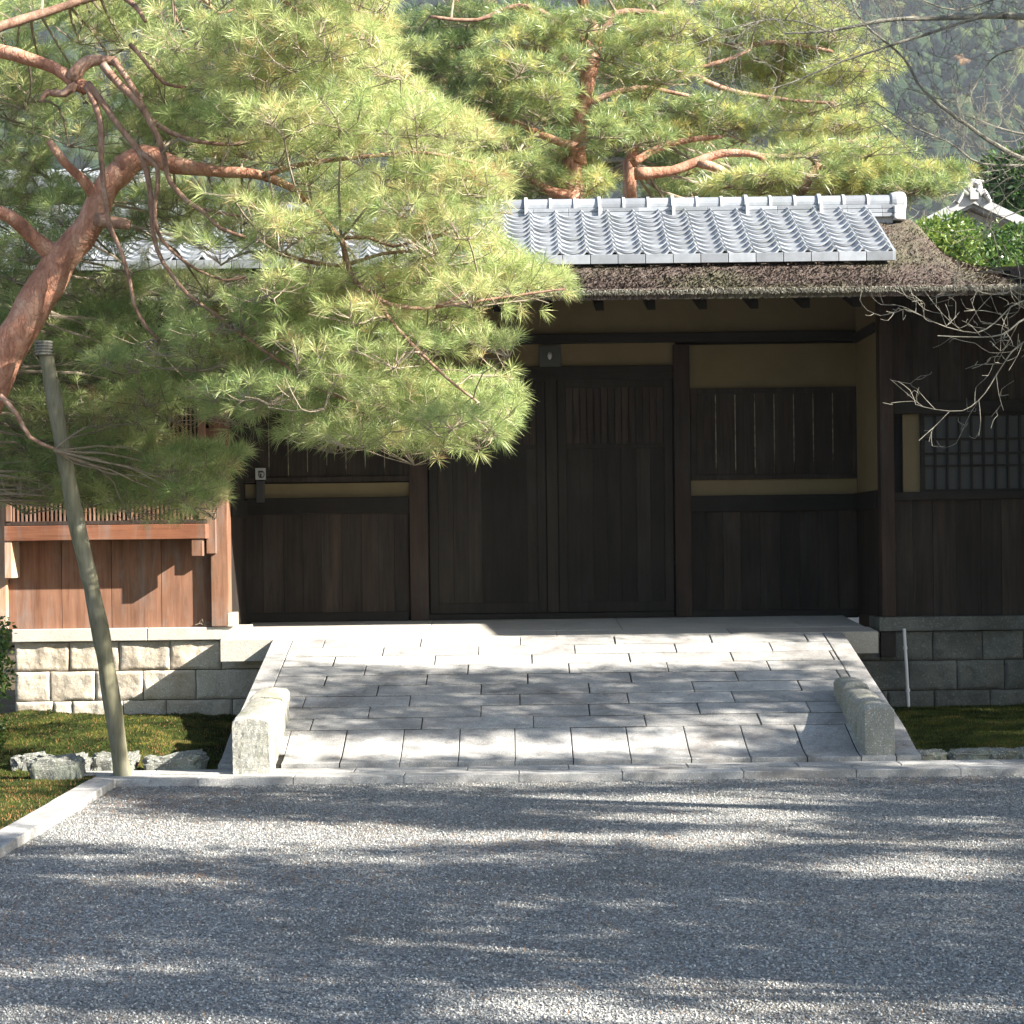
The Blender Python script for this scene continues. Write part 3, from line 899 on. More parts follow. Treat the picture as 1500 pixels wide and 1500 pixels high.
# brackets under the window box
for px_ in (296,):
    mb = MB(); mb.cur = .5
    x1_ = BOXX1 - .03
    mb.box(x1_ - .09, x1_, DF - PJ + .01, DF - PJ + .10, zs0 - .14, zs0 - .001)
    mb.box(x1_ - .08, x1_ - .01, DF - PJ + .10, DF - .002, zs0 - .05, zs0 - .001)
    mb.build('bracket', M['red_post'], win, bevel=.004)
mb = MB(); mb.cur = .5
mb.box(BOXX0 + .0, BOXX0 + .06, DF - PJ + .01, DF - .002, zs0 - .3, zs0 - .001); mb.build('bracket', M['pale_wood'], win, bevel=.004)
mb = MB(); mb.cur = .5; xx0, xx1, zz0, zz1 = rect(303, 735, 317, 811, DF - .1)
mb.box(xx0, xx1, DF - .12, DF - .072, zz0, zz1 + .6); mb.build('jamb', M['red_post'], win, bevel=.004)

# ---- right wing wall
wx0 = XR + .116
DWG = DF + .06
mb = MB(); mb.cur = .1; mb.box(wx0, 9, DWG + .04, DWG + .1, capz1, 3.7); mb.build('wall_backing', M['dark_beam'], G)
zq0, zq1 = at(1400, 732, DWG).z, at(1400, 720, DWG).z
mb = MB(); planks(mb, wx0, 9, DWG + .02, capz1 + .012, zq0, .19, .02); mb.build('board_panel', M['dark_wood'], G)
mb = MB(); mb.cur = .4; mb.box(wx0, 9, DWG - .05, DWG + .03, zq0, zq1); mb.build('rail', M['dark_beam'], G, bevel=.004)
zw1 = at(1400, 606, DWG).z; zw2 = at(1400, 588, DWG).z
x0, x1, _, _ = rect(1323, 606, 1348, 720, DWG)
mb = MB(); mb.box(x0, x1, DWG, DWG + .03, zq1, zw1); mb.build('plaster_panel', M['plaster'], G)
mb = MB(); mb.cur = .3; mb.box(wx0, 9, DWG - .06, DWG + .03, zw1, zw2); mb.build('header_beam', M['dark_beam'], G, bevel=.004)
mb = MB(); planks(mb, wx0, 9, DWG + .02, zw2, 3.6, .2, .02); mb.build('board_panel', M['dark_wood'], G)
gx0 = x1; gx1 = 5.6
fr = MB(); fr.cur = .3
fr.box(gx0, gx0 + .035, DWG - .03, DWG + .02, zq1, zw1); fr.box(gx1 - .04, gx1, DWG - .03, DWG + .02, zq1, zw1)
fr.box(gx0 + .035, gx1 - .04, DWG - .03, DWG + .02, zq1, zq1 + .02); fr.box(gx0 + .035, gx1 - .04, DWG - .03, DWG + .02, zw1 - .02, zw1)
wn_ = fr.build('lattice_window', M['dark_beam'], G, bevel=.002)
mb = MB(); mb.box(gx0 + .035, gx1 - .04, DWG + .005, DWG + .012, zq1 + .02, zw1 - .02); mb.build('panes', M['paper'], wn_)
mb = MB(); mb.cur = .4
x = gx0 + .035 + .09
while x < gx1 - .06:
    mb.box(x - .008, x + .008, DWG - .022, DWG - .004, zq1 + .02, zw1 - .02); x += .1
for py in (643, 664, 682):
    z = at(1425, py, DWG).z; mb.box(gx0 + .035, gx1 - .04, DWG - .026, DWG - .008, z - .008, z + .008)
mb.build('lattice', M['dark_beam'], wn_)
beam_ = MB(); beam_.cur = .3; beam_.box(4.45, 4.6, DWG - .07, DWG + .03, capz1 + .012, zw1); beam_.build('wing_post', M['post_wood'], G, bevel=.005)

# right: forward wing beyond the frame, whose eave shades the landing
mb = MB(); mb.cur = .4
planks(mb, 5.0, 9.0, 15.3, .76, 3.4, .2); mb.build('board_panel', M['dark_wood'], G)
for x in (5.0, 7.0, 8.9):
    mb = MB(); mb.cur = .5; mb.box(x, x + .13, 15.2, 15.33, 0.0, 3.5); mb.build('wing_post', M['post_wood'], G, bevel=.005)

# ---- ROOF
EZ = 3.44
def hipz(x):
    pts = [(-9, 4.28), (3.35, 4.28), (3.5, 4.26), (3.6, 4.17), (3.7, 4.03), (3.82, 3.94), (4.0, 3.866), (4.45, 3.786), (6, 3.76), (9.2, 3.76)]
    for (a, za), (b, zb_) in zip(pts[:-1], pts[1:]):
        if x <= b: return za + (zb_ - za) * (x - a) / (b - a)
    return 3.76
def eave_y(x):
    return 15.0 if x < 4.15 else 13.85
def roof_top(x, t):
    """t 0 at the eave, 1 at the ridge line"""
    y0 = eave_y(x); y = y0 + (16.9 - y0) * t
    h = hipz(x)
    z = EZ + (h - EZ) * (t * .82 + .18 * t * t)
    return y, z
thk = .075
mb = MB(); mb.cur = .5
def roofgrid(xa, xb, nu, nv):
    def top(u, v):
        x = xa + (xb - xa) * u
        y, z = roof_top(x, v)
        d = .012 * fbm(x*9, y*9, 1) + .008 * nz(x*30, y*12, 3)
        if v == 0: d += .012 * nz(x*22, 3, 3)
        return (x, y + (.012 * nz(x*25, 7, 1) if v == 0 else 0), z + d)
    mb.grid(top, nu, nv)
    def front(u, v):
        x = xa + (xb - xa) * u
        y, z = roof_top(x, 0)
        if v == 1: 
            a = top(u, 0); return a
        return (x, y + .02 + .012 * nz(x*25, 9, 1) , z - thk * (1 - v) + .012 * nz(x*31, v*3, 7))
    mb.grid(front, nu, 3)
    def under(u, v):
        x = xa + (xb - xa) * u
        y, z = roof_top(x, v)
        return (x, y + .02, z - thk + (.012 * nz(x*31, 0, 7) if v == 0 else 0))
    mb.grid(lambda u, v: under(1 - u, v), nu // 4, 6)
    def back(u, v):
        x = xa + (xb - xa) * u
        return (x, 16.9 + 2.1 * v, hipz(x) - .9 * v * (hipz(x) - 3.1))
    mb.grid(back, nu // 4, 6)
roofgrid(-6.5, 4.1499, 520, 24)
roofgrid(4.15, 9.2, 120, 24)
# gable side closing the step of the eaves
ya, za = roof_top(4.0, 0)
mb.add([(4.15, 13.87, EZ), (4.15, 16.9, hipz(4.15)), (4.15, 16.9, hipz(4.15) - .12), (4.15, 13.87, EZ - thk)], [(0, 1, 2, 3)])
# shingle slivers lying on the bark
g = np.random.default_rng(8)
for i in range(15000):
    x = g.uniform(-3.0, 4.15); t = g.random() ** 1.3
    if x < 3.0: t *= .42
    y, z = roof_top(x, t)
    if x > 3.0 and g.random() < .3: pass
    sl = (hipz(x) - EZ) / 1.9
    l, wv = g.uniform(.02, .07), g.uniform(.002, .0055)
    dx = g.normal(0, .15) * l
    up = g.uniform(.004, .02)
    mb.cur = float(g.random())
    mb.add([(x - wv, y, z + up + .004), (x + wv, y, z + up + .004), (x + wv + dx, y + l, z + sl*l + .001), (x - wv + dx, y + l, z + sl*l + .001)], [(0, 1, 2, 3)])
mb.build('bark_roof', M['thatch'], G)
mb = MB()
# frayed strands hanging at the eave
for i in range(9000):
    x = g.uniform(-3.2, 4.14)
    y, z = roof_top(x, 0)
    mb.cur = float(g.uniform(0, 1))
    zz = z - g.uniform(-.006, .030)
    l = g.uniform(.008, .026); wv = g.uniform(.002, .006)
    mb.add([(x - wv, y + .012, zz), (x + wv, y + .012, zz), (x + g.normal(0, .008), y - g.uniform(0, .03), zz - l)], [(0, 1, 2)])
mb.build('eave_fringe', M['fringe'], G)

# tiled upper roof
roof = empty('tile_roof', (0, 0, 0)); roof.parent = G; roof.location = (0, 0, 0)
TX1 = 3.1; PITCH = .222; NC = 40
TY0, TZ0, TY1, TZ1 = 15.68, 3.755, 16.78, 4.29
NR = 10
def prof(u):
    return -.026 * math.sin(math.pi * u / .78) if u < .78 else .030 * math.sin(math.pi * (u - .78) / .22)
mb = MB()
NU = 16
for c in range(NC):
    xb_ = TX1 - PITCH * (c + 1)
    for r in range(NR):
        mb.cur = random.uniform(.2, .8)
        t0, t1 = r / NR, (r + 1.12) / NR
        jit = random.uniform(-.005, .005)
        vs = []
        for k, (t, lift) in enumerate(((t0, .022 + jit), (t1, 0.0))):
            for i in range(NU + 1):
                u = i / NU
                y = TY0 + (TY1 - TY0) * t; z = TZ0 + (TZ1 - TZ0) * t
                sag = (.014 * math.sin(math.pi * u / .78) if (u < .78 and k == 0) else 0)
                vs.append((xb_ + PITCH * (u * .999), y - sag, z + .045 + prof(u) + lift))
        for i in range(NU + 1):
            v = vs[i]; vs.append((v[0], v[1] + .004, v[2] - .020))
        n1 = NU + 1
        fs = [(i, i+1, n1+i+1, n1+i) for i in range(NU)] + [(2*n1+i, 2*n1+i+1, i+1, i) for i in range(NU)]
        mb.add(vs, fs)
tl = mb.build('roof_tiles', M['tile'], roof, smooth=False)
# smooth shade across only: fine as many small facets
mb = MB()
for c in range(NC):
    xb_ = TX1 - PITCH * (c + 1)
    mb.cur = random.random()
    mb.box(xb_ + .003, xb_ + PITCH - .003, TY0 - .035, TY0 - .012, TZ0 - .022, TZ0 + .052)
mb.build('eave_tiles', M['tile'], roof, bevel=.002)
mb = MB(); mb.box(TX1 - PITCH*NC, TX1 - .02, TY0, TY1, TZ0 - .3, TZ0 - .02)
# verge strip at the right end
def strip(t): return (TY0 + (TY1 - TY0) * t, TZ0 + (TZ1 - TZ0) * t)
y0_, z0_ = strip(0); y1_, z1_ = strip(1)
mb = MB(); mb.hexa([(TX1 - .004, y0_ - .03, z0_ - .02), (TX1 + .018, y0_ - .03, z0_ - .02), (TX1 + .018, y1_, z1_ - .02), (TX1 - .004, y1_, z1_ - .02),
         (TX1 - .004, y0_ - .03, z0_ + .055), (TX1 + .018, y0_ - .03, z0_ + .055), (TX1 + .018, y1_, z1_ + .055), (TX1 - .004, y1_, z1_ + .055)])
mb.build('verge_tile', M['tile'], roof)
# ridge
RX_0, RX_1, RY = TX1 - PITCH * NC, 3.33, 16.9
rb = roof
mb = MB()
for i, (dz, hw) in enumerate(((4.265, .17), (4.303, .155), (4.341, .14))):
    x = RX_0
    while x < RX_1:
        x2 = min(x + .3, RX_1); mb.cur = random.random()
        mb.box(x + .001, x2 - .001, RY - hw, RY + hw, dz, dz + .032); x = x2
mb.build('flat_ridge_tiles', M['tile'], rb, bevel=.003)
mb = MB(); mb.box(RX_0, RX_1 - .01, RY - .12, RY + .12, 4.2, 4.37); mb.build('mortar', M['white_tile'], rb)
mb = MB()
x = RX_0
while x < RX_1 - .01:
    x2 = min(x + .2115, RX_1); mb.cur = random.random()
    mb.tube([(x + .001, RY, 4.40), (x2 - .001, RY, 4.40)], .078, 20); x = x2
mb.build('round_ridge_tiles', M['tile'], rb, smooth=False)
i = 0; x = RX_1
while x > RX_0:
    mb = MB()
    if i % 3 == 0 and i:
        mb.tube([(x - .014, RY, 4.40), (x + .014, RY, 4.40)], .096, 20); mb.box(x - .014, x + .014, RY - .178, RY + .178, 4.262, 4.39)
    elif i:
        mb.tube([(x - .012, RY, 4.40), (x + .012, RY, 4.40)], .088, 20)
    if i: mb.build('ridge_band', M['white_tile'], rb)
    x -= .2115; i += 1
mb = MB()
mb.tube([(RX_1 - .01, RY, 4.405), (RX_1 + .03, RY, 4.405), (RX_1 + .10, RY, 4.405), (RX_1 + .12, RY, 4.405)], [.088, .10, .10, .08], 20)
mb.box(RX_1 - .01, RX_1 + .09, RY - .18, RY + .18, 4.235, 4.36)
mb.tube([(RX_1 + .02, RY - .19, 4.27), (RX_1 + .02, RY + .19, 4.27)], .035, 14)
mb.build('ridge_end_tile', M['white_tile'], rb, bevel=.006)

# rafters
i = 0
x = at(1252, 444, 15.35).x
while x > -5:
    mb = MB(); mb.cur = .3
    a, b = x - .033, x + .033
    y0_, y1_ = 15.22, DG
    zt0, zt1 = EZ - thk - .004 + .02, EZ - thk - .004 + .52
    # underside follows the roof slope
    mb.hexa([(a, y0_, zt0 - .075), (b, y0_, zt0 - .075), (b, y1_, zt1 - .075), (a, y1_, zt1 - .075), (a, y0_, zt0), (b, y0_, zt0), (b, y1_, zt1), (a, y1_, zt1)])
    mb.build('rafter', M['dark_beam'], G, bevel=.004)
    x -= .403; i += 1

# wall lamp above the doors, small plaque, twig, conduit
L0 = at(806, 521, DG - .05)
lamp = empty('gate_lamp', L0, 'small square lamp with a round globe mounted above the double doors', 'lamp')
mb = MB(); mb.px(790, 506, 822, 538, DG, .03, .035); mb.build('back_plate', M['black_metal'], lamp, bevel=.004)
mb = MB()
mb.grid(lambda u, v: (L0.x + .02*math.sin(math.pi*v)*math.cos(2*math.pi*u), DG - .045 + .02*math.sin(math.pi*v)*math.sin(2*math.pi*u), L0.z + .035*math.cos(math.pi*v)), 16, 10)
mb.build('globe', M['white_tile'], lamp, smooth=True)
plq = empty('door_plaque', at(383, 712, DG - .06), 'small square white plaque above a black box on the left board panel', 'plaque')
mb = MB(); mb.px(376, 686, 391, 703, DG, .012, .06); mb.build('plate', M['white_tile'], plq, bevel=.001)
mb = MB(); mb.tube([at(383.5, 695, DG - .062) + Vector((.026*math.cos(a), -.0025, .03*math.sin(a))) for a in [2*math.pi*k/14 for k in range(15)]], .0035, 6, cap=False); 
mb.px(380, 690, 387, 692.5, DG, .003, .063); mb.px(382, 694, 385, 700, DG, .003, .063)
mb.build('emblem', M['black_metal'], plq)
mb = MB(); mb.px(377, 705, 389, 736, DG, .045, .055); mb.build('letter_box', M['black_metal'], plq, bevel=.004)
mb = MB()
a = at(1326, 921, 15.9); b = at(1333, 1034, 15.9)
mb.tube([(a.x, 15.93, a.z), ((a.x+b.x)/2, 15.93, (a.z+b.z)/2), (b.x, 15.93, .06)], .013, 10)
for t in (.25, .8): mb.tube([(a.x + (b.x-a.x)*t, 15.93, a.z + (b.z-a.z)*t - .012), (a.x + (b.x-a.x)*t, 15.93, a.z + (b.z-a.z)*t + .012)], .018, 10)
o = mb.build('conduit_pipe', M['white_paint'], origin=(b.x, 15.93, .06)); tag(o, 'thin white vertical conduit pipe on the dark right masonry', 'pipe')
mb = MB()
x0, x1, z0, z1 = rect(1290, 926, 1312, 962, DF - .02)
mb.box(x0, x1, DF - .05, DF - .001, z0, z1); mb.build('vent_block', M['joint'], G, bevel=.003)
# dry twig lying on the cap stone
mb = MB(); c = at(301, 909, 15.97)
z_ = capz1 + .01
for k in range(9):
    a = k * .7; l = .05 + .05 * random.random()
    mb.tube([(c.x, 15.97, z_), (c.x + math.cos(a)*l*.5, 15.965, z_ + abs(math.sin(a))*l*.6 + .004), (c.x + math.cos(a)*l, 15.96, z_ + abs(math.sin(a))*l*.3)], [.004, .003, .002], 5)
o = mb.build('dry_twig', M['twig'], origin=(c.x, 15.97, z_)); tag(o, 'small dry curled twig lying on the pale cap stone by the red post', 'twig')

# ================================================================ stone blocks flanking the ramp
def guard(x0, x1, yf, yb, label, seed):
    root = empty('stone_guard', ((x0+x1)/2, yf, .05), label, 'stone block', 'low stone blocks flanking the ramp')
    def blk(ya, yb_, za, zb_, name, w0=0, peak=.02):
        nu, nv, nw = 8, 16, 10
        mb = MB(); mb.cur = .55
        xa, xb = x0 + w0, x1 - w0
        def P3(u, v, w_):
            # u across, v along y, w up ; rounded by squeezing near edges
            x = xa + (xb - xa) * u; y = ya + (yb_ - ya) * v
            base = min(.04, ramp_z(ya) - .08)
            topz = za + (zb_ - za) * v + peak * math.sin(math.pi * u) 
            z = base + (topz - base) * w_
            e = .022
            def rd(t, L): 
                d = min(t, 1 - t) * L
                return max(0, 1 - d / e)
            ru, rv, rw = rd(u, xb - xa), rd(v, yb_ - ya), max(0, 1 - (1 - w_) * (topz - base) / e)
            s = .011
            if rw > 0:
                x += (-1 if u > .5 else 1) * s * ru * rw; y += (-1 if v > .5 else 1) * s * rv * rw; z -= s * max(ru, rv) * rw
            x += (-1 if u > .5 else 1) * s * .5 * ru * rv; 
            n_ = .006 * fbm(x*9 + seed, y*9, z*9) + .0025 * fbm(x*40, y*40, z*40)
            return (x + n_, y + n_, z + n_ * .8)
        nu, nv, nw = 12, max(14, int((yb_-ya)/.022)), 20
        mb.grid(lambda a, b: P3(a, 0, b), nu, nw)
        mb.grid(lambda a, b: P3(1 - a, 1, b), nu, nw)
        mb.grid(lambda a, b: P3(0, 1 - a, b), nv, nw)
        mb.grid(lambda a, b: P3(1, a, b), nv, nw)
        mb.grid(lambda a, b: P3(a, b, 1), nu, nv)
        return mb.build(name, M['block'], root, smooth=False)
    L_ = yb - yf
    blk(yf, yf + L_ * .66, .40, .455, 'front_block')
    blk(yf + L_ * .67, yb, .485, .50, 'rear_post', w0=.008, peak=.015)
guard(-1.80, -1.555, 12.38, 13.55, 'sunlit low granite block at the left foot of the ramp', 1)
guard(2.275, 2.475, 12.65, 13.92, 'shaded low granite block at the right foot of the ramp', 5)

# ================================================================ TREES
def poly(pts, r0, r1, step=.06, wig=.012, seed=0):
    """smooth a polyline of Vectors, returns (points, radii)"""
    pts = [Vector(p) for p in pts]
    out = []
    n = len(pts)
    for i in range(n - 1):
        p0, p1, p2, p3 = pts[max(i-1, 0)], pts[i], pts[i+1], pts[min(i+2, n-1)]
        k = max(2, int((p2 - p1).length / step))
        for j in range(k):
            t = j / k
            q = 0.5 * ((2*p1) + (-p0 + p2)*t + (2*p0 - 5*p1 + 4*p2 - p3)*t*t + (-p0 + 3*p1 - 3*p2 + p3)*t**3)
            out.append(q)
    out.append(pts[-1])
    m = len(out)
    rad = []
    for i, q in enumerate(out):
        t = i / max(1, m - 1)
        if hasattr(r0, '__len__'):
            f = t * (len(r0) - 1); a = int(min(f, len(r0) - 2)); r = r0[a] + (r0[a+1] - r0[a]) * (f - a)
        else: r = r0 + (r1 - r0) * t
        out[i] = q + Vector((nz(q.x*5, q.z*5, seed), nz(q.y*5, q.x*5, seed + 3), nz(q.z*5, q.y*5, seed + 7))) * wig
        rad.append(r * (1 + .16 * nz(q.x*7, q.y*7, q.z*7 + seed) + .07 * nz(q.x*25, q.y*25, q.z*25)))
    return out, rad

def pxpoly(pts, D):
    return [at(p[0], p[1], p[2] if len(p) > 2 else D) for p in pts]

def tufts(P, Dn, n, length, width, g, spread=(.25, 1.35)):
    """needle tufts: P centres, Dn directions, n needles each -> tris"""
    m = len(P)
    P = np.repeat(np.asarray(P, float), n, 0); d = np.repeat(np.asarray(Dn, float), n, 0)
    k = m * n
    ref = g.normal(size=(k, 3)); side = np.cross(d, ref); side /= np.linalg.norm(side, axis=1, keepdims=True) + 1e-9
    ang = spread[0] + (spread[1] - spread[0]) * g.random(k) ** .8
    nd = d * np.cos(ang)[:, None] + side * np.sin(ang)[:, None]
    l = length * (0.65 + .5 * g.random(k)) * np.repeat(.8 + .4 * g.random(m), n)
    base = P + d * (g.random(k) * -.35 * length)[:, None]
    tip = base + nd * l[:, None]; tip[:, 2] -= .10 * l
    wv = np.cross(nd, g.normal(size=(k, 3))); wv /= np.linalg.norm(wv, axis=1, keepdims=True) + 1e-9
    wv *= width / 2
    # a narrow kite: base, two shoulders, tip
    mid = base + nd * (l * .45)[:, None]
    V = np.stack([base, mid + wv, tip, mid - wv], 1).reshape(-1, 3)
    F = np.arange(k * 4).reshape(-1, 4)
    return V, F

FRONT = []
class Tree:
    def __init__(s, name, base, label, cat, group=None, seed=1):
        s.root = empty(name, base, label, cat, group)
        s.g = np.random.default_rng(seed); s.seed = seed
        s.nodes = []            # (point, radius)
        s.twig = MB()
        s.TP, s.TD, s.TT = [], [], []
    def limb(s, pts, r0, r1, m, name='branch', n=9, wig=.012, step=.06, reg=True):
        P, R = poly(pts, r0, r1, step, wig, s.seed)
        if s.seed == 21 and P[0].y < 12.4:
            for q1, q2, rr in zip(P[:-1:2], P[2::2], R[::2]):
                a_, b_ = topx(q1), topx(q2); FRONT.append((*a_, *b_, q1.y, 17 + rr * 230 if name == 'trunk' or a_[0] < 400 else 9))
        mb = MB(); mb.tube(P, R, n); mb.build(name, m, s.root, smooth=True)
        if reg: s.nodes += list(zip(P, R))
        return P, R
    def pad(s, c, rad, ntuft, ndx=None, sub=9, tone=0.0, rtwig=.0028, sub_r=.010, reject=None, m_only=None):
        g = s.g; c = Vector(c)
        near = min(s.nodes, key=lambda q: (q[0] - c).length + max(0, (q[0].z - c.z)) * .3)
        a = near[0]
        r = min(sub_r, near[1] * .7)
        mid = a.lerp(c, .5) + Vector(g.normal(0, .06, 3)) * (c - a).length
        cc = c - Vector((0, 0, rad[2] * .5))
        P, Rr = poly([a, mid, cc], r, r * .55, .09, .02, s.seed)
        s.twig.tube(P, Rr, 5)
        subs = [cc]
        for k in range(sub):
            t = Vector(g.normal(0, .45, 3)); e = c + Vector((t.x * rad[0], t.y * rad[1], t.z * rad[2] * .5 - rad[2] * .2))
            if reject and (reject(e) or reject(e + (e - c) * .25)): continue
            P2, R2 = poly([cc, cc.lerp(e, .5) + Vector(g.normal(0, .02, 3)), e], r * .5, rtwig * 1.1, .09, .015, k)
            s.twig.tube(P2, R2, 4)
            subs += P2[len(P2)//3:]
        sa = np.array([list(q) for q in subs])
        for k in range(ntuft):
            v = g.normal(size=3); v /= np.linalg.norm(v); v[2] = abs(v[2]) if g.random() < .72 else v[2]
            rr = g.random() ** .38
            p = Vector((c.x + v[0]*rad[0]*rr, c.y + v[1]*rad[1]*rr, c.z + v[2]*rad[2]*rr))
            if reject and reject(p): continue
            i = np.argmin(((sa - np.array(p))**2).sum(1))
            b = Vector(sa[i])
            d = (p - b)
            if d.length < .02: d = Vector(v) * .05
            dd = (d.normalized() * .8 + Vector((v[0]*.4, v[1]*.4, .35))).normalized()
            if d.length < .5 and g.random() < .75:
                s.twig.tube([b, b.lerp(p, .5) + Vector((0, 0, -.01)), p], [rtwig, rtwig*.8, rtwig*.6], 3, cap=False)
            s.TP.append(p); s.TD.append(dd); s.TT.append(float(np.clip(.5 + tone + g.normal(0, .16), 0, 1)))
    def finish(s, needles, n=34, length=.10, width=.0026, name='needles', tm='twig'):
        s.twig.build('twigs', M[tm], s.root)
        V, F = tufts(s.TP, s.TD, n, length, width, s.g)
        T = np.repeat(np.array(s.TT), n * 4) + np.repeat(s.g.normal(0, .10, len(s.TP) * n), 4)
        np_mesh(name, V, F, needles, s.root, tone=np.clip(T, 0, 1))

def topx(p):
    x = 750 + p.x / p.y * FPX; y = YH - (p.z - CAMH) / p.y * FPX
    return x + (y - 750) * ROLL, y - (x - 750) * ROLL
def inpoly(x, y, P):
    c = False
    for i in range(len(P)):
        x1, y1 = P[i]; x2, y2 = P[i-1]
        if (y1 > y) != (y2 > y) and x < (x2 - x1) * (y - y1) / (y2 - y1) + x1: c = not c
    return c
def topx(p):
    x = 750 + p.x / p.y * FPX; y = YH - (p.z - CAMH) / p.y * FPX
    return x + (y - 750) * ROLL, y - (x - 750) * ROLL

# ---- big red pine in the left foreground
pine = Tree('red_pine', (-4.35, 12.5, 0), 'large red pine leaning in from the left edge, its crown over the gate roof', 'pine tree', seed=21)
bk, lb = M['pine_bark'], M['pine_limb']
pine.limb([(-4.35, 12.5, -.05), (-4.15, 12.45, .6), (-3.75, 12.3, 1.5)] + pxpoly([(-45, 640), (0, 535), (32, 478), (68, 418), (105, 362), (140, 312), (163, 268), (188, 240)], 12.2),
          [.22, .19, .17, .155, .15, .142, .136, .128, .12, .107, .088, .075], 0, bk, 'trunk', 18, .02)
pine.limb(pxpoly([(180, 246), (215, 226), (255, 240), (320, 250), (385, 257), (440, 285), (485, 335), (500, 350)], 12.2), [.08, .06, .045, .035, .028, .022, .018, .014], 0, bk, n=12)
pine.limb(pxpoly([(140, 320), (165, 325), (192, 328)], 12.15), .05, .03, lb)
pine.limb(pxpoly([(150, 300, 12.2), (120, 262, 12.1), (95, 240, 12.0), (72, 205, 11.9)], 12), .045, .02, bk)
pine.limb(pxpoly([(80, 375, 12.2), (45, 345, 12.1), (15, 318, 12.0), (-30, 300, 11.9)], 12), .06, .035, bk)
pine.limb([(-3.9, 12.4, 1.6)] + pxpoly([(-150, 400, 12.4), (-140, 160, 12.3), (-60, 75, 12.1), (0, 75), (40, 86), (80, 100), (105, 118), (130, 130)], 12.0), [.1, .085, .07, .05, .045, .043, .042, .042, .04], 0, bk, n=12)
pine.limb(pxpoly([(105, 118), (118, 98), (140, 88), (172, 90)], 11.98), .045, .03, lb, n=10)
pine.limb(pxpoly([(112, 122), (95, 138), (70, 136), (60, 150)], 11.98), .03, .014, lb)
D_ = 11.9
pine.limb(pxpoly([(128, 125), (145, 170), (150, 230), (155, 285), (160, 330), (180, 370), (190, 410), (197, 445), (215, 480), (232, 498)], D_), .021, .010, lb)
pine.limb(pxpoly([(130, 122), (165, 170), (185, 195), (207, 222), (215, 250), (222, 300), (226, 345), (240, 385), (275, 430), (310, 455), (332, 475)], D_), .024, .009, lb)
pine.limb(pxpoly([(210, 224), (232, 245), (228, 300), (232, 340), (250, 365), (290, 395), (330, 410), (360, 405)], D_ - .03), .016, .007, lb)
pine.limb(pxpoly([(152, 95), (175, 125), (205, 152), (225, 187), (240, 222), (250, 265), (275, 295), (300, 312), (322, 335), (360, 348)], D_ - .05), .027, .010, lb)
pine.limb(pxpoly([(168, 88), (185, 115), (205, 148)], D_ - .05), .022, .02, lb)
pine.limb(pxpoly([(222, 175), (250, 192), (290, 205), (345, 210), (390, 200)], D_), .018, .009, lb)
pine.limb(pxpoly([(298, 306), (325, 312), (355, 318)], D_ - .04), .012, .006, lb)
pine.limb(pxpoly([(405, 370), (440, 380), (500, 388), (560, 372), (610, 365), (655, 338)], 11.7), .014, .008, lb)
pine.limb(pxpoly([(500, 350), (540, 348), (575, 362), (620, 350), (660, 342)], 11.8), .012, .007, lb)
pine.limb(pxpoly([(500, 350), (508, 378), (520, 410), (545, 430), (575, 447), (640, 450), (690, 420)], 11.6), .018, .009, lb)
pine.limb(pxpoly([(640, 450), (720, 440), (790, 430), (830, 425)], 11.5), .012, .006, lb)
pine.limb(pxpoly([(385, 257), (450, 240), (540, 230), (620, 225), (700, 240)], 12.0), .018, .008, lb)
pine.limb(pxpoly([(545, 430), (590, 490), (640, 540), (700, 590)], 11.5), .014, .007, lb)
pine.limb(pxpoly([(332, 475), (400, 520), (450, 560), (520, 590)], 11.7), .012, .006, lb)
pine.limb(pxpoly([(0, 580), (25, 605), (45, 640), (80, 655)], 11.9), .018, .010, lb)
pine.limb(pxpoly([(-60, 60, 12.1), (60, 20, 12.2), (170, -8, 12.2), (215, 32, 12.0)], 12), .04, .012, lb)
pine.limb(pxpoly([(170, -8, 12.2), (240, -25, 12.1), (260, 28, 11.9), (280, 58, 11.9)], 12), .02, .009, lb)
pine.limb(pxpoly([(240, -25), (290, -12), (318, 20), (345, 12)], 12), .017, .008, lb)
pine.limb(pxpoly([(190, 65), (215, 92), (240, 122), (270, 128)], 12), .014, .01, lb)
pine.limb(pxpoly([(290, -12), (380, -20), (470, 40), (540, 60)], 12.1), .016, .007, lb)

_pa, _pb = (182, 1122), (65, 500)
for _k in range(10):
    FRONT.append((_pa[0]+(_pb[0]-_pa[0])*_k/10, _pa[1]+(_pb[1]-_pa[1])*_k/10, _pa[0]+(_pb[0]-_pa[0])*(_k+1)/10, _pa[1]+(_pb[1]-_pa[1])*(_k+1)/10, 12.3, 20))
outline = [(-80, -110), (600, -110), (575, 10), (585, 90), (640, 140), (715, 175), (752, 235), (750, 300), (735, 350), (790, 375), (852, 415), (850, 445), (800, 468), (762, 490), (745, 525), (775, 580), (765, 620), (720, 662), (660, 678), (560, 655), (470, 655), (400, 640), (365, 672), (330, 735), (290, 780), (230, 770), (150, 752), (90, 745), (-60, 730)]
clear_front = [  # trunk and drooping limbs stay in view: foliage here grows behind them
    [(-40, 690), (-40, 470), (40, 400), (90, 300), (150, 235), (225, 205), (235, 250), (185, 290), (165, 350), (110, 450), (60, 520), (20, 600)],
    [(60, 70), (185, 70), (260, 200), (280, 290), (370, 330), (370, 360), (300, 345), (245, 320), (345, 465), (330, 490), (250, 420), (235, 505), (205, 480), (150, 330), (120, 140), (60, 120)],
    [(200, 225), (400, 245), (400, 272), (200, 270)]]
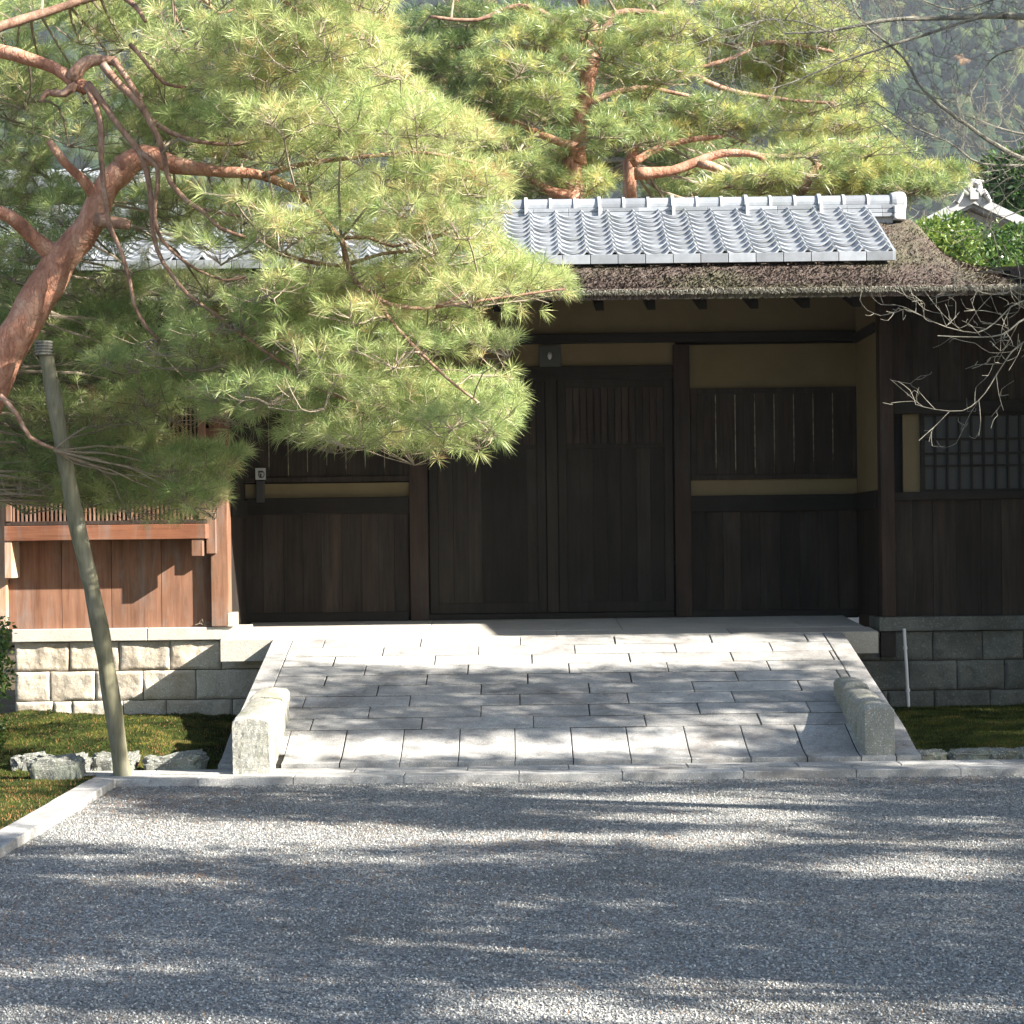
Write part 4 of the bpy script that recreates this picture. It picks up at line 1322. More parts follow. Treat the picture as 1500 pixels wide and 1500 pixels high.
holes = [[(135, 352), (345, 360), (350, 392), (130, 392)], [(70, 205), (160, 215), (150, 262), (85, 255)], [(395, 292), (455, 292), (450, 312), (400, 310)], [(620, 500), (755, 508), (750, 545), (640, 550)], [(480, 362), (560, 352), (600, 345), (640, 340), (640, 360), (560, 372), (500, 380)], [(40, 500), (190, 560), (200, 600), (60, 580)]]
def near_limb(x, y, Dp):
    for (ax, ay, bx, by, d, w_) in FRONT:
        if Dp > d + .1: continue
        vx, vy = bx - ax, by - ay
        t = max(0, min(1, ((x-ax)*vx + (y-ay)*vy) / (vx*vx + vy*vy + 1e-6)))
        if (x - ax - t*vx)**2 + (y - ay - t*vy)**2 < w_*w_: return True
    return False
def rej(p):
    x, y = topx(p)
    if near_limb(x, y, p.y) and random.random() < .9: return True
    if not inpoly(x, y, outline): return True
    if p.y < 12.35:
        for c in clear_front:
            if inpoly(x, y, c) and random.random() < .93: return True
    for k, h in enumerate(holes):
        if inpoly(x, y, h) and random.random() < (.85 if k != 5 else .55): return True
    return False
g = np.random.default_rng(77)
cs = []
tries = 0
while len(cs) < 300 and tries < 30000:
    tries += 1
    x, y = g.uniform(-60, 850), g.uniform(-100, 755)
    if not inpoly(x, y, outline): continue
    D0 = 11.0 + 2.2 * g.random()
    if (x < 330 and y > 540) or inpoly(x, y, clear_front[0]) or (x < 260 and y < 520): D0 = 12.5 + 1.0 * g.random()
    if any(abs(x - a) / 85 + abs(y - b) / 42 < .55 and abs(D0 - c) < 0.9 for a, b, c in cs): continue
    cs.append((x, y, D0))
cs += [(x_, y_, 12.6 + .5 * (i_ % 3)) for i_, (x_, y_) in enumerate([(60, 700), (150, 720), (235, 735), (270, 690), (310, 690), (180, 640), (60, 610), (215, 560)])]
for (x, y, D0) in cs:
    # foliage low on the left hangs darker and further back
    pine.pad(at(x, y, D0), (g.uniform(.28, .42), g.uniform(.3, .45), g.uniform(.11, .2)), int(g.uniform(38, 56)), tone=g.uniform(-.10, .16) + (.06 if y > 470 and x < 420 else 0.06) + (.13 if x > 330 and y < 470 else 0), reject=rej)
pine.finish(M['needles'], n=46, length=.108, width=.0025)

# ---- leaning support pole
a = at(182, 1122, 12.42); b = at(65, 500, 12.0)
pts, rad = poly([Vector((a.x, a.y, -.05)), a.lerp(b, .3) + Vector((.012, 0, 0)), a.lerp(b, .62) + Vector((-.008, 0, 0)), b], .058, .044, .08, .006, 3)
pr = empty('support_pole', (a.x, a.y, .03), 'leaning grey green wooden pole propping the big pine branch', 'wooden pole')
mb = MB(); mb.cur = .5; mb.tube(pts, rad, 16); mb.build('pole', M['pole_wood'], pr, smooth=True)
mb = MB(); mb.cur = .5
for k in range(5): 
    mb.tube([b + Vector((.05*math.cos(t), .05*math.sin(t), -.08 + .018*k)) for t in [2*math.pi*i/14 for i in range(15)]], .009, 6, cap=False)
mb.build('rope_binding', M['cherry'], pr)

# ---- pines behind the gatehouse
def back_pine(name, base, trunk, limbs, pads, label, seed, rt, needles='needles_far', tuft=(34, .15, .0048), grp='pines behind the gatehouse'):
    t = Tree(name, base, label, 'pine tree', grp, seed)
    t.limb([Vector(base) + Vector((0, 0, -.05))] + trunk, rt[0], rt[1], M['pine_bark'], 'trunk', 12, .04, .15)
    for l, r0, r1 in limbs: t.limb(l, r0, r1, M['pine_bark'] if r0 > .05 else M['pine_limb'], 'branch', 8, .03, .12)
    segs = []
    for P, w0 in [([Vector(base)] + trunk, 15)] + [(l, 7) for l, r0, r1 in limbs if r0 >= .045]:
        for q1, q2 in zip(P[:-1], P[1:]):
            a_, b_ = topx(q1), topx(q2); segs.append((*a_, *b_, max(q1.y, q2.y), w0))
    def rj(p):
        x, y = topx(p)
        if y < 60 and name: return False
        for (ax, ay, bx, by, d, w_) in segs:
            if p.y > d + .15: continue
            vx, vy = bx - ax, by - ay; tt = max(0, min(1, ((x-ax)*vx + (y-ay)*vy) / (vx*vx + vy*vy + 1e-6)))
            if (x-ax-tt*vx)**2 + (y-ay-tt*vy)**2 < w_*w_: return random.random() < .85
        return False
    for (c, rad, n, tone) in pads: t.pad(c, rad, n, reject=rj, tone=tone, sub=6, rtwig=.004, sub_r=.022)
    t.finish(M[needles], tuft[0], tuft[1], tuft[2])
    return t
def pads_px(lst, D, g, dens=1.0, dj=1.0):
    out = []
    for (x, y, rx, rz, n, tone) in lst:
        k = max(1, int(round(rx / 75)))
        for i in range(k):
            xx = x + (0 if k == 1 else (i / (k - 1) - .5) * 2 * (rx - 50)) + g.normal(0, 6)
            c = at(xx, y + g.normal(0, 6), D + g.uniform(-dj, dj))
            s = D / FPX
            out.append((c, (75 * s * g.uniform(.8, 1.1), g.uniform(.55, .95), rz * s), int(n * dens), tone + g.uniform(-.08, .08)))
    return out
def fill_px(region, D, g, sx=72, sy=33, n=80, tone=.05, dj=1.2, rz=19):
    """foliage pads spread over a crown region, in staggered layers"""
    out = []
    ys_ = [p[1] for p in region]; xs_ = [p[0] for p in region]
    y = min(ys_); k = 0
    while y < max(ys_):
        x = min(xs_) + (sx / 2 if k % 2 else 0)
        while x < max(xs_):
            xx, yy = x + g.normal(0, 12), y + g.normal(0, 7)
            if inpoly(xx, yy, region) and g.random() < .9:
                s = D / FPX
                tn = tone + .22 * nz(xx * .012, yy * .02, 3) + g.uniform(-.1, .1)
                out.append((at(xx, yy, D + g.uniform(-dj, dj)), (62 * s * g.uniform(.75, 1.15), g.uniform(.45, .85), rz * s * g.uniform(.8, 1.2)), int(n * g.uniform(.8, 1.2)), tn))
            x += sx
        y += sy; k += 1
    return out
g = np.random.default_rng(5)
D1 = 23.0
b1 = at(835, 290, D1)
back_pine('red_pine', (b1.x, D1, 0), pxpoly([(838, 300), (846, 240), (850, 180), (862, 115), (872, 60), (852, 0), (835, -70), (850, -160)], D1),
    [(pxpoly([(846, 290), (800, 278), (765, 255), (735, 238)], D1 - .2), .09, .03),
     (pxpoly([(850, 215), (810, 205), (770, 185), (700, 163), (690, 175)], D1 - .4), .055, .025),
     (pxpoly([(860, 120), (825, 85), (790, 70), (720, 65), (660, 72)], D1 + .3), .05, .02),
     (pxpoly([(866, 70), (812, 28), (760, 8), (700, 28), (630, 24)], D1 - .6), .045, .018),
     (pxpoly([(850, 160), (900, 135), (950, 128), (1010, 140)], D1 + .5), .05, .02),
     (pxpoly([(872, 60), (905, 20), (960, 20), (1010, 25)], D1 - .3), .05, .02),
     (pxpoly([(845, -20), (780, -60), (700, -80)], D1), .06, .02), (pxpoly([(845, -30), (930, -70), (1020, -90)], D1), .06, .02)],
    pads_px([(690, 35, 110, 22, 95, .0), (780, 50, 60, 16, 90, .15), (640, 100, 70, 20, 90, -.15), (720, 115, 90, 22, 100, -.05), (640, 150, 60, 18, 90, .2), (800, 130, 70, 20, 90, -.1),
             (740, 160, 80, 18, 100, .12), (830, 165, 60, 16, 90, .1), (760, 215, 80, 20, 100, .1), (830, 235, 50, 15, 80, .15), (700, 205, 50, 18, 80, .1), (900, 105, 70, 20, 90, .1),
             (940, 60, 80, 22, 90, .0), (880, 40, 60, 15, 70, .1), (980, 110, 60, 18, 90, .15), (620, 60, 60, 22, 90, -.2), (780, -20, 150, 25, 80, 0), (900, -40, 150, 25, 80, 0), (700, -90, 130, 25, 70, 0), (880, -130, 140, 28, 70, 0), (1010, -60, 80, 25, 80, 0)], D1, g, .7) + fill_px([(585, 60), (600, 5), (1010, 5), (1010, 120), (960, 190), (960, 285), (620, 285), (590, 180)], D1, g, n=95, tone=.10),
    'tall red pine rising behind the middle of the tiled ridge, orange trunk showing', 31, ([.22, .2, .175, .13, .12, .12, .10, .08, .05], 0))
D2 = 25.0
b2 = at(925, 290, D2)
back_pine('red_pine', (b2.x, D2, 0), pxpoly([(922, 300), (926, 240), (935, 180), (960, 110), (1010, 50), (1060, -10), (1100, -80)], D2),
    [(pxpoly([(926, 240), (970, 215), (1010, 205), (1060, 200)], D2 - 1.2), .06, .025),
     (pxpoly([(930, 255), (985, 250), (1022, 236), (1060, 225), (1110, 228), (1137, 248)], D2 - 2.2), .075, .035),
     (pxpoly([(1022, 238), (1055, 248), (1075, 262), (1088, 282)], D2 - 2.2), .06, .03),
     (pxpoly([(1110, 228), (1180, 228), (1240, 208), (1290, 200)], D2 - 2.2), .035, .015),
     (pxpoly([(1010, 60), (1080, 65), (1150, 60), (1220, 75)], D2 - .5), .05, .02),
     (pxpoly([(960, 110), (1040, 95), (1100, 72)], D2 - .8), .045, .02),
     (pxpoly([(980, 90), (1060, 130), (1150, 145), (1220, 150)], D2 - 1), .045, .018)],
    pads_px([(1010, 165, 80, 20, 100, .05), (985, 205, 70, 15, 85, .45), (1080, 190, 90, 20, 110, .15), (1180, 180, 100, 22, 120, .2), (1240, 195, 70, 18, 100, .15), (1120, 130, 100, 20, 110, .2), (1210, 120, 60, 24, 100, .15),
             (1060, 95, 80, 20, 90, .1), (1150, 70, 90, 22, 110, .2), (1210, 55, 60, 28, 110, .15), (1090, 30, 110, 22, 100, .15), (1180, 10, 80, 26, 110, .15), (1030, 50, 60, 22, 90, .0), (930, 200, 50, 14, 60, .3), (1000, 15, 60, 20, 80, .0),
             (1060, -50, 140, 28, 70, .1), (1190, -50, 100, 28, 80, .1), (1120, -120, 150, 30, 60, 0)], D2, g, .7) + fill_px([(960, 10), (1240, -10), (1262, 60), (1270, 130), (1310, 190), (1310, 260), (1150, 285), (1140, 215), (960, 225), (940, 120)], D2, g, n=95, tone=.2) + fill_px([(690, 235), (900, 215), (1150, 225), (1150, 296), (690, 296)], D2 + 2.8, g, n=100, tone=.02, sy=20, sx=60),
    'broad yellow green pine behind the roof spreading right towards the hill', 32, ([.2, .17, .15, .12, .1, .08, .06, .04], 0))
D3 = 21.0
b3 = at(1170, 300, D3)
back_pine('red_pine', (b3.x, D3, 0), pxpoly([(1170, 330), (1175, 290), (1185, 262), (1200, 240)], D3),
    [(pxpoly([(1185, 262), (1120, 268), (1060, 275)], D3), .035, .015), (pxpoly([(1195, 245), (1260, 250), (1340, 258), (1390, 262)], D3), .035, .012)],
    pads_px([(1110, 272, 90, 15, 110, .2), (1210, 250, 90, 17, 120, .2), (1290, 255, 70, 17, 120, .25), (1355, 262, 45, 15, 110, .25), (1240, 275, 110, 12, 100, .1), (1330, 278, 40, 12, 70, .1), (1180, 225, 60, 12, 80, .15), (1270, 228, 60, 12, 90, .15)], D3, g, .8, .5) + fill_px([(1040, 268), (1400, 240), (1400, 290), (1040, 290)], D3, g, 60, 18, 70, .16, .5, 13),
    'low spreading pine just above the right half of the tiled ridge', 33, ([.12, .11, .09, .06, .05], 0))
D4 = 29.0
b4 = at(600, 300, D4)
back_pine('red_pine', (b4.x, D4, 0), pxpoly([(600, 300), (620, 220), (640, 140), (660, 60), (670, -30)], D4),
    [(pxpoly([(625, 200), (560, 185), (500, 190)], D4), .06, .02), (pxpoly([(640, 140), (720, 120), (790, 125)], D4), .06, .02), (pxpoly([(655, 80), (590, 60), (520, 40)], D4), .05, .02)],
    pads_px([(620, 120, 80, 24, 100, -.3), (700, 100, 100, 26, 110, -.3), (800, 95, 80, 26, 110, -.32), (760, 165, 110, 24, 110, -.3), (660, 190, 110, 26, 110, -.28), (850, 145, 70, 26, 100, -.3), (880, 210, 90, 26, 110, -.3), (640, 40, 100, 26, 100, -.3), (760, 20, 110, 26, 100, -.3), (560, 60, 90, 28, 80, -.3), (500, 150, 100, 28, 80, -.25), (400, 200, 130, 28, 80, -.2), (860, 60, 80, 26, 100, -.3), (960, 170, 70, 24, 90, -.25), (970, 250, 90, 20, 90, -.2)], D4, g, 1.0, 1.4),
    'dark shaded pine farthest back behind the tall orange trunked one', 34, ([.22, .2, .17, .13, .1, .06], 0), tuft=(22, .17, .009))

# ---- broadleaf shrubs
def leafy(name, base, stems, pads, label, cat, seed, leaf=.06, n=60, group=None, mat='leaves', asp=.45, tone0=0.0, twig_m='twig', tr=.02):
    g = np.random.default_rng(seed)
    root = empty(name, base, label, cat, group)
    nodes = []
    mb = MB()
    for s in stems:
        P, R = poly([Vector(base) + Vector((0, 0, -.04))] + [Vector(q) for q in s], tr, tr * .35, .1, .02, seed); mb.tube(P, R, 7); nodes += P
    mb.build('stems', M[twig_m], root, smooth=True)
    V, T = [], []
    tw = MB()
    for (c, rad, k, tone) in pads:
        c = Vector(c); a = min(nodes, key=lambda q: (q - c).length)
        P, R = poly([a, a.lerp(c, .5), c], tr * .4, tr * .15, .12, .02, seed); tw.tube(P, R, 4)
        v = g.normal(size=(k, 3)); v /= np.linalg.norm(v, axis=1, keepdims=True)
        p = np.array(c) + v * np.array(rad) * (g.random((k, 1)) ** .35)
        d = v * .7 + g.normal(0, .5, (k, 3)); d[:, 2] -= .1; d /= np.linalg.norm(d, axis=1, keepdims=True)
        q = np.cross(d, g.normal(size=(k, 3))); q /= np.linalg.norm(q, axis=1, keepdims=True)
        nn = np.cross(d, q)
        l = leaf * (0.6 + .8 * g.random((k, 1))); wv = l * asp * .5
        quad = np.stack([p, p + d*l*.45 + q*wv + nn*l*.06, p + d*l, p + d*l*.45 - q*wv + nn*l*.06], 1)
        V.append(quad.reshape(-1, 3)); T.append(np.repeat(np.clip(.5 + tone + tone0 + g.normal(0, .17, k), 0, 1), 4))
    tw.build('twigs', M[twig_m], root)
    V = np.concatenate(V); np_mesh('leaves', V, np.arange(len(V)).reshape(-1, 4), M[mat], root, tone=np.concatenate(T))
    return root

def blob_pads(cx, cy, D, rx, ry, m, k, tone, g, sub=.28, dd=.7):
    out = []
    for i in range(m):
        a = g.random() * 6.28; r = g.random() ** .5
        c = at(cx + rx*r*math.cos(a), cy + ry*r*math.sin(a), D + g.uniform(-dd, dd))
        s = sub * g.uniform(.7, 1.2)
        out.append((c, (s, s, s*.7), k, tone + g.uniform(-.15, .15)))
    return out
g = np.random.default_rng(15)
c = at(1390, 340, 20)
leafy('evergreen_shrub', (c.x, 20, 0), [[(c.x, 20, 2), (c.x + .1, 20, 4)], [(c.x - .2, 20.1, 2), (c.x - .5, 20, 3.9)]], blob_pads(1385, 362, 20, 50, 30, 36, 200, .12, g, .22), 'bright yellow green shrub behind the right end of the ridge', 'shrub', 51, leaf=.055)
c = at(1460, 350, 21)
leafy('evergreen_shrub', (c.x, 21, 0), [[(c.x, 21, 2), (c.x + .1, 21, 4)], [(c.x + .2, 21, 2), (c.x + .5, 21, 3.9)]], blob_pads(1478, 378, 21, 70, 38, 36, 200, -.1, g, .22), 'darker green shrub below the white gable ornament at the right edge', 'shrub', 52, leaf=.06)
c = at(1490, 260, 27)
leafy('evergreen_tree', (c.x, 28, 0), [[(c.x, 28, 3), (c.x + .1, 28, 5.5)], [(c.x + .3, 28, 3), (c.x + .9, 28, 6.5)]], blob_pads(1505, 272, 28, 45, 40, 20, 190, -.3, g, .4), 'dark green tree at the right edge behind the white gable', 'tree', 53, leaf=.12, tr=.06)
c = at(0, 1050, 13.6)
leafy('clipped_bush', (at(-20, 1050, 13.6).x, 13.6, .03), [[(-3.75, 13.6, .5), (-3.8, 13.6, 1.1)], [(-3.65, 13.6, .4), (-3.62, 13.6, .8)]],
      [(at(-20 + g.uniform(-38, 20), y, 13.6 + g.uniform(-.25, .25)), (.13, .15, .13), 150, g.uniform(-.2, .15)) for y in np.linspace(915, 1090, 34)], 'glossy dark leaved bush cut by the left edge beside the masonry', 'bush', 54, leaf=.035, asp=.6)

# ---- bare deciduous tree on the right
def bare():
    root = empty('bare_cherry_tree', (4.9, 9.6, 0), 'bare leafless tree reaching in from the right edge over the roof and hill', 'bare tree')
    rs = random.Random(9)
    def limb(pts, r0, r1, name='branch'):
        P, R = poly(pts, r0, r1, .05, .02, 4); R = [q * .78 for q in R]
        mb = MB(); mb.tube(P, R, 8); return P, R, mb
    P, R, mb = limb([(4.9, 9.6, -.05), (4.85, 9.6, .8), (4.6, 9.6, 1.8), (4.4, 9.5, 2.9), (4.25, 9.5, 4.2), (4.4, 9.5, 5.4)], .15, .05); mb.build('trunk', M['cherry'], root, smooth=True)
    D = 9.5
    mains = [
        (pxpoly([(2050, 120), (1780, 60), (1600, 30), (1500, 24), (1440, 24), (1380, 26), (1330, 27), (1270, 33), (1210, 45), (1150, 48)], D), .045, .006),
        (pxpoly([(1440, 24), (1370, 45), (1320, 62), (1270, 78), (1220, 95), (1160, 120), (1130, 128)], D - .1), .012, .004),
        (pxpoly([(2060, 420), (1800, 330), (1600, 250), (1500, 232), (1450, 208), (1400, 172), (1370, 145), (1345, 118), (1325, 88), (1300, 62), (1270, 40), (1250, 18), (1245, -10)], D + .1), .035, .005),
        (pxpoly([(1500, 241), (1440, 238), (1400, 215), (1350, 190), (1310, 170), (1280, 150)], D + .2), .009, .003),
        (pxpoly([(1560, 205), (1500, 200), (1460, 190), (1410, 168)], D), .01, .004),
        (pxpoly([(1210, 45), (1160, 32), (1110, 33), (1075, 60)], D + .1), .006, .003),
        (pxpoly([(1150, 30), (1170, 5), (1180, -10)], D + .1), .006, .004),
        (pxpoly([(1110, 33), (1060, 45), (1020, 68)], D + .1), .004, .002),
        (pxpoly([(2060, 420), (1760, 470), (1560, 490), (1500, 500), (1470, 530), (1450, 560), (1435, 585), (1410, 602), (1370, 600), (1345, 592)], D - .4), .012, .0018),
        (pxpoly([(1760, 470), (1600, 440), (1500, 440), (1460, 470), (1430, 486), (1390, 478), (1350, 462), (1322, 452)], D - .4), .010, .0018),
        (pxpoly([(1600, 440), (1510, 460), (1470, 488), (1420, 492), (1375, 490)], D - .45), .008, .003),
        (pxpoly([(1600, 330), (1500, 440 - 20), (1440, 430), (1400, 405)], D - .3), .008, .0025),
        (pxpoly([(1560, 300), (1500, 310), (1460, 330), (1430, 350)], D), .006, .002),
        (pxpoly([(1640, 20), (1500, 70), (1450, 90), (1410, 150), (1330, 130)], D + .3), .008, .003),
        (pxpoly([(1640, 20), (1520, -10), (1400, 12), (1340, -5)], D + .3), .01, .004),
        (pxpoly([(1600, 250), (1500, 300 - 45), (1470, 262), (1440, 290)], D + .3), .006, .003),
    ]
    def twigs(mb, P, r, depth, dens, tone):
        for i in range(1, len(P)):
            if rs.random() < dens:
                p = P[i]; d = (P[i] - P[i-1]).normalized()
                side = Vector((rs.gauss(0, 1), rs.gauss(0, .6), rs.gauss(0.25, 1))); side = (side - d * side.dot(d)).normalized()
                dd = (d * .75 + side * .8).normalized()
                L = tone * rs.uniform(.05, .26) * (1 if depth == 0 else .5)
                q1 = p + dd * L * .5 + Vector((rs.gauss(0, .012), rs.gauss(0, .012), rs.gauss(0, .012)))
                q2 = p + dd * L + Vector((rs.gauss(0, .015), rs.gauss(0, .015), rs.gauss(.015, .015)))
                r0 = max(.0014, r * .5)
                PP, RR = poly([p, q1, q2], r0, .0012, .035, .006, i)
                mb.tube(PP, RR, 4)
                if depth < 2: twigs(mb, PP, r0, depth + 1, .38 if tone < 1.2 else .30, tone)
    for pts, r0, r1 in mains:
        P, R, mb = limb(pts, r0, r1)
        vis = [q for q in P if abs(q.x) < q.y * .29]
        hi = sum(q.z for q in P) / len(P) > 3.2
        if len(vis) > 3:
            twigs(mb, vis, min(.0034, (r0 + r1) / 3), 0, .95 if hi else .7, 1.5 if hi else 1)
            if hi: twigs(mb, vis, .0018, 0, .5, 1.9)
        mb.build('branch', M['cherry'], root)
bare()

# ================================================================ BUILDINGS BEHIND
DB = 26.0
ap = at(1425, 292, DB)
hall = empty('white_gabled_hall', (ap.x, DB + 2, 0), 'small hall with white trimmed gable and curled ridge ornament right of the gate', 'building')
le, re_ = at(1350, 330, DB), at(1500, 330, DB)
ez = ap.z - (ap.z - le.z) * 1.6
hw = (ap.x - le.x) * 1.6
for s in (-1, 1):
    mb = MB(); th = .10
    e = Vector((ap.x + s * hw, DB, ez))
    mb.hexa([(ap.x, DB, ap.z - th), (e.x, DB, ez - th), (e.x, DB + 5, ez - th), (ap.x, DB + 5, ap.z - th), (ap.x, DB, ap.z), (e.x, DB, ez), (e.x, DB + 5, ez), (ap.x, DB + 5, ap.z)])
    mb.build('roof_slope', M['tile'], hall)
    mb = MB(); mb.hexa([(ap.x, DB - .06, ap.z - .06), (e.x, DB - .06, ez - .06), (e.x, DB - .004, ez - .06), (ap.x, DB - .004, ap.z - .06), (ap.x, DB - .06, ap.z + .07), (e.x, DB - .06, ez + .07), (e.x, DB - .004, ez + .07), (ap.x, DB - .004, ap.z + .07)])
    mb.build('verge_trim', M['white_tile'], hall)
mb = MB(); mb.add([(ap.x - hw*.9, DB + .2, 0), (ap.x + hw*.9, DB + .2, 0), (ap.x + hw*.9, DB + .2, ez), (ap.x, DB + .2, ap.z - .12), (ap.x - hw*.9, DB + .2, ez)], [(0, 1, 2, 3, 4)])
mb.box(ap.x - hw*.88, ap.x + hw*.88, DB + .21, DB + 4.8, 0, ez - .1)
mb.build('wall', M['white_tile'], hall)
mb = MB()
def curl(cx, cz, r, a0, a1, rr): return [(cx + r*math.cos(a), DB - .08, cz + r*math.sin(a)) for a in np.linspace(a0, a1, 14)]
s_ = DB / FPX
mb.tube(curl(ap.x, ap.z + 16*s_, 7.5*s_, -.9, math.pi + .9, 0), 5.6*s_, 10)
mb.box(ap.x - 6*s_, ap.x + 6*s_, DB - .12, DB - .02, ap.z - 2*s_, ap.z + 14*s_)
for s in (-1, 1):
    mb.tube([(ap.x + s*8*s_, DB - .08, ap.z + 6*s_), (ap.x + s*15*s_, DB - .08, ap.z + 10*s_), (ap.x + s*18*s_, DB - .08, ap.z + 5*s_), (ap.x + s*24*s_, DB - .08, ap.z - 6*s_)], [4*s_, 4.5*s_, 4*s_, 3*s_], 8)
mb.build('ridge_ornament', M['white_tile'], hall)

def rear_hall(pa, pb, D, depth, label, drop=.9, m='tile'):
    a, b = at(*pa, D), at(*pb, D)
    h = empty('tiled_hall', ((a.x + b.x)/2, D + depth/2, 0), label, 'building')
    mb = MB(); mb.hexa([(a.x, D, a.z - .1), (b.x, D, b.z - .1), (b.x, D + depth, b.z + drop - .1), (a.x, D + depth, a.z + drop - .1), (a.x, D, a.z), (b.x, D, b.z), (b.x, D + depth, b.z + drop), (a.x, D + depth, a.z + drop)])
    mb.build('roof_slope', M[m], h)
    n = int(abs(b.x - a.x) / .3); mb = MB()
    for i in range(n + 1):
        t = i / n; x = a.x + (b.x - a.x) * t; z = a.z + (b.z - a.z) * t
        mb.tube([(x, D - .01, z + .03), (x, D + depth, z + drop + .03)], .05, 8)
    mb.build('roof_ribs', M[m], h)
    mb = MB(); z = min(a.z, b.z) - .12; mb.box(min(a.x, b.x) + .3, max(a.x, b.x) - .3, D + .3, D + depth, 0, z); mb.build('wall', M['plaster'], h)
rear_hall((1020, 268), (1185, 262), 34, 4, 'pale tiled hall roof glimpsed between pines above the ridge', 1.0)
rear_hall((-80, 268), (190, 262), 30, 3, 'grey tiled hall roof glimpsed behind the big pine at far left', .7)

# ================================================================ UNSEEN SHADE TREES right of the frame, leaves placed to shape the shade
# where the forecourt is sunlit in the photo: (px, py, rx, ry, strength)
LIT = [(820, 955, 470, 25, 1), (560, 925, 260, 20, 1), (300, 1128, 240, 16, .9), (200, 1210, 420, 17, .95), (60, 1180, 130, 30, .9), (350, 1222, 330, 12, .9), (700, 1218, 260, 10, .8), (640, 1095, 300, 16, .8), (900, 1092, 190, 13, .75),
       (1010, 1165, 190, 9, .8), (1130, 1175, 160, 7, .75), (1080, 1190, 190, 8, .8), (1060, 1222, 130, 14, .9), (1350, 1262, 180, 15, .9), (1420, 1228, 120, 8, .7), (1180, 1205, 120, 6, .7), (640, 1366, 130, 12, .85), (290, 1378, 140, 8, .7),
       (200, 1405, 180, 10, .75), (800, 1448, 140, 18, .85), (900, 1480, 260, 16, .7), (1230, 1430, 150, 13, .8), (1010, 1352, 90, 8, .6), (380, 1245, 90, 10, .5), (1280, 1500, 200, 12, .6), (560, 1250, 300, 7, .5),
       (330, 1050, 90, 60, .8), (520, 1060, 110, 5, .5), (1290, 965, 60, 40, .3), (100, 1080, 260, 60, 1), (100, 960, 330, 70, 1), (0, 1160, 120, 60, .9), (720, 1140, 300, 8, .6), (1000, 1130, 150, 6, .5)]
def surf(x, y):
    if y < 12.6: return 0.03
    if RX0 < x < RX1: return ramp_z(y) if y < DL else land_z(y)
    return .08
def shade_trees():
    g = np.random.default_rng(99)
    dirv = np.array([2.4, -1.0, 1.5])
    bases = [(9.0, 3.5), (12.5, 6.5), (16.0, 3.0), (13.0, 11.0)]
    buckets = [[] for _ in bases]
    cnt = 0
    for it in range(40000):
        x = g.uniform(-4.2, 5.2); y = g.uniform(4.6, 16.4)
        z = surf(x, y)
        if it > 34000: x, y, z = g.uniform(2.72, 5.0), 15.95, g.uniform(.05, .9)  # extra leaves placed to shade the right masonry and landing end
        elif it > 31500: x, y, z = g.uniform(2.64, 3.2), 15.6, g.uniform(.45, .76)
        px_, py_ = topx(Vector((x, y, z)))
        drop = 0
        for (cx, cy, rx, ry, s) in LIT:
            q = ((px_ - cx) / rx) ** 2 + ((py_ - cy) / ry) ** 2
            if q < 1.6: drop = max(drop, min(1, s * 1.3) * min(1, 1.9 - q * 1.1))
        # extra mottling, streaky across
        mott = nz(x * .55, y * 1.7, 12) + .5 * nz(x * 1.3, y * 4.5, 4)
        if mott > .33: drop = max(drop, .8)
        if y < 12.2 and nz(x * .8, y * 5.0, 21) + .5 * nz(x * .4, y * .9, 33) > (.30 if py_ < 1300 else .42): drop = max(drop, .93)
        if 985 < py_ < 1075 and 420 < px_ < 1250: drop = max(drop, .0 + .35 * (nz(x*1.1, y*5, 30) > .12))
        if it > 31500: drop = 0
        if g.random() < drop: continue
        t = g.uniform(2.3, 4.6)
        p = np.array([x, y, z]) + dirv * t
        while abs(p[0]) < .31 * p[1] + .25 and p[2] < 1.8 + .31 * p[1]: t += .3; p = np.array([x, y, z]) + dirv * t
        i = min(range(len(bases)), key=lambda k: (bases[k][0] - p[0])**2 + (bases[k][1] - p[1])**2)
        buckets[i].append(p); cnt += 1
    labels = ['leafy shade tree nearest the camera beyond the right edge of the photo', 'leafy shade tree beyond the right edge level with the ramp', 'outermost leafy shade tree far beyond the right edge', 'leafy shade tree beyond the right wing of the gatehouse']
    for (bx, by), B, lab in zip(bases, buckets, labels):
        if not B: continue
        root = empty('shade_tree', (bx, by, 0), lab, 'tree', 'shade trees beyond the right edge')
        B = np.array(B)
        mb = MB()
        c = B.mean(0)
        P, R_s = poly([(bx, by, -.1), (bx + .1, by, 2), (c[0], c[1], c[2] - 1.2), (c[0], c[1], c[2] + 1)], .2, .05, .3, .05, 3); mb.tube(P, R_s, 10)
        mb.build('trunk', M['cherry'], root, smooth=True)
        mb = MB()
        for k in range(26):
            e = Vector(B[g.integers(len(B))]); a = P[int(g.uniform(.5, .95) * (len(P) - 1))]
            P2, R2 = poly([a, a.lerp(e, .5) + Vector((0, 0, .2)), e], .035, .008, .25, .05, k); mb.tube(P2, R2, 5)
        mb.build('limbs', M['cherry'], root)
        k = 7
        p = np.repeat(B, k, 0) + g.normal(0, .07, (len(B) * k, 3)); n = len(p)
        d = g.normal(size=(n, 3)); d /= np.linalg.norm(d, axis=1, keepdims=True)
        q = np.cross(d, g.normal(size=(n, 3))); q /= np.linalg.norm(q, axis=1, keepdims=True)
        l = .06 + .05 * g.random((n, 1))
        V = np.stack([p, p + d*l*.5 + q*l*.28, p + d*l, p + d*l*.5 - q*l*.28], 1).reshape(-1, 3)
        np_mesh('leaves', V, np.arange(n * 4).reshape(-1, 4), M['leaves'], root, tone=np.repeat(g.uniform(.2, .7, n), 4))
shade_trees()

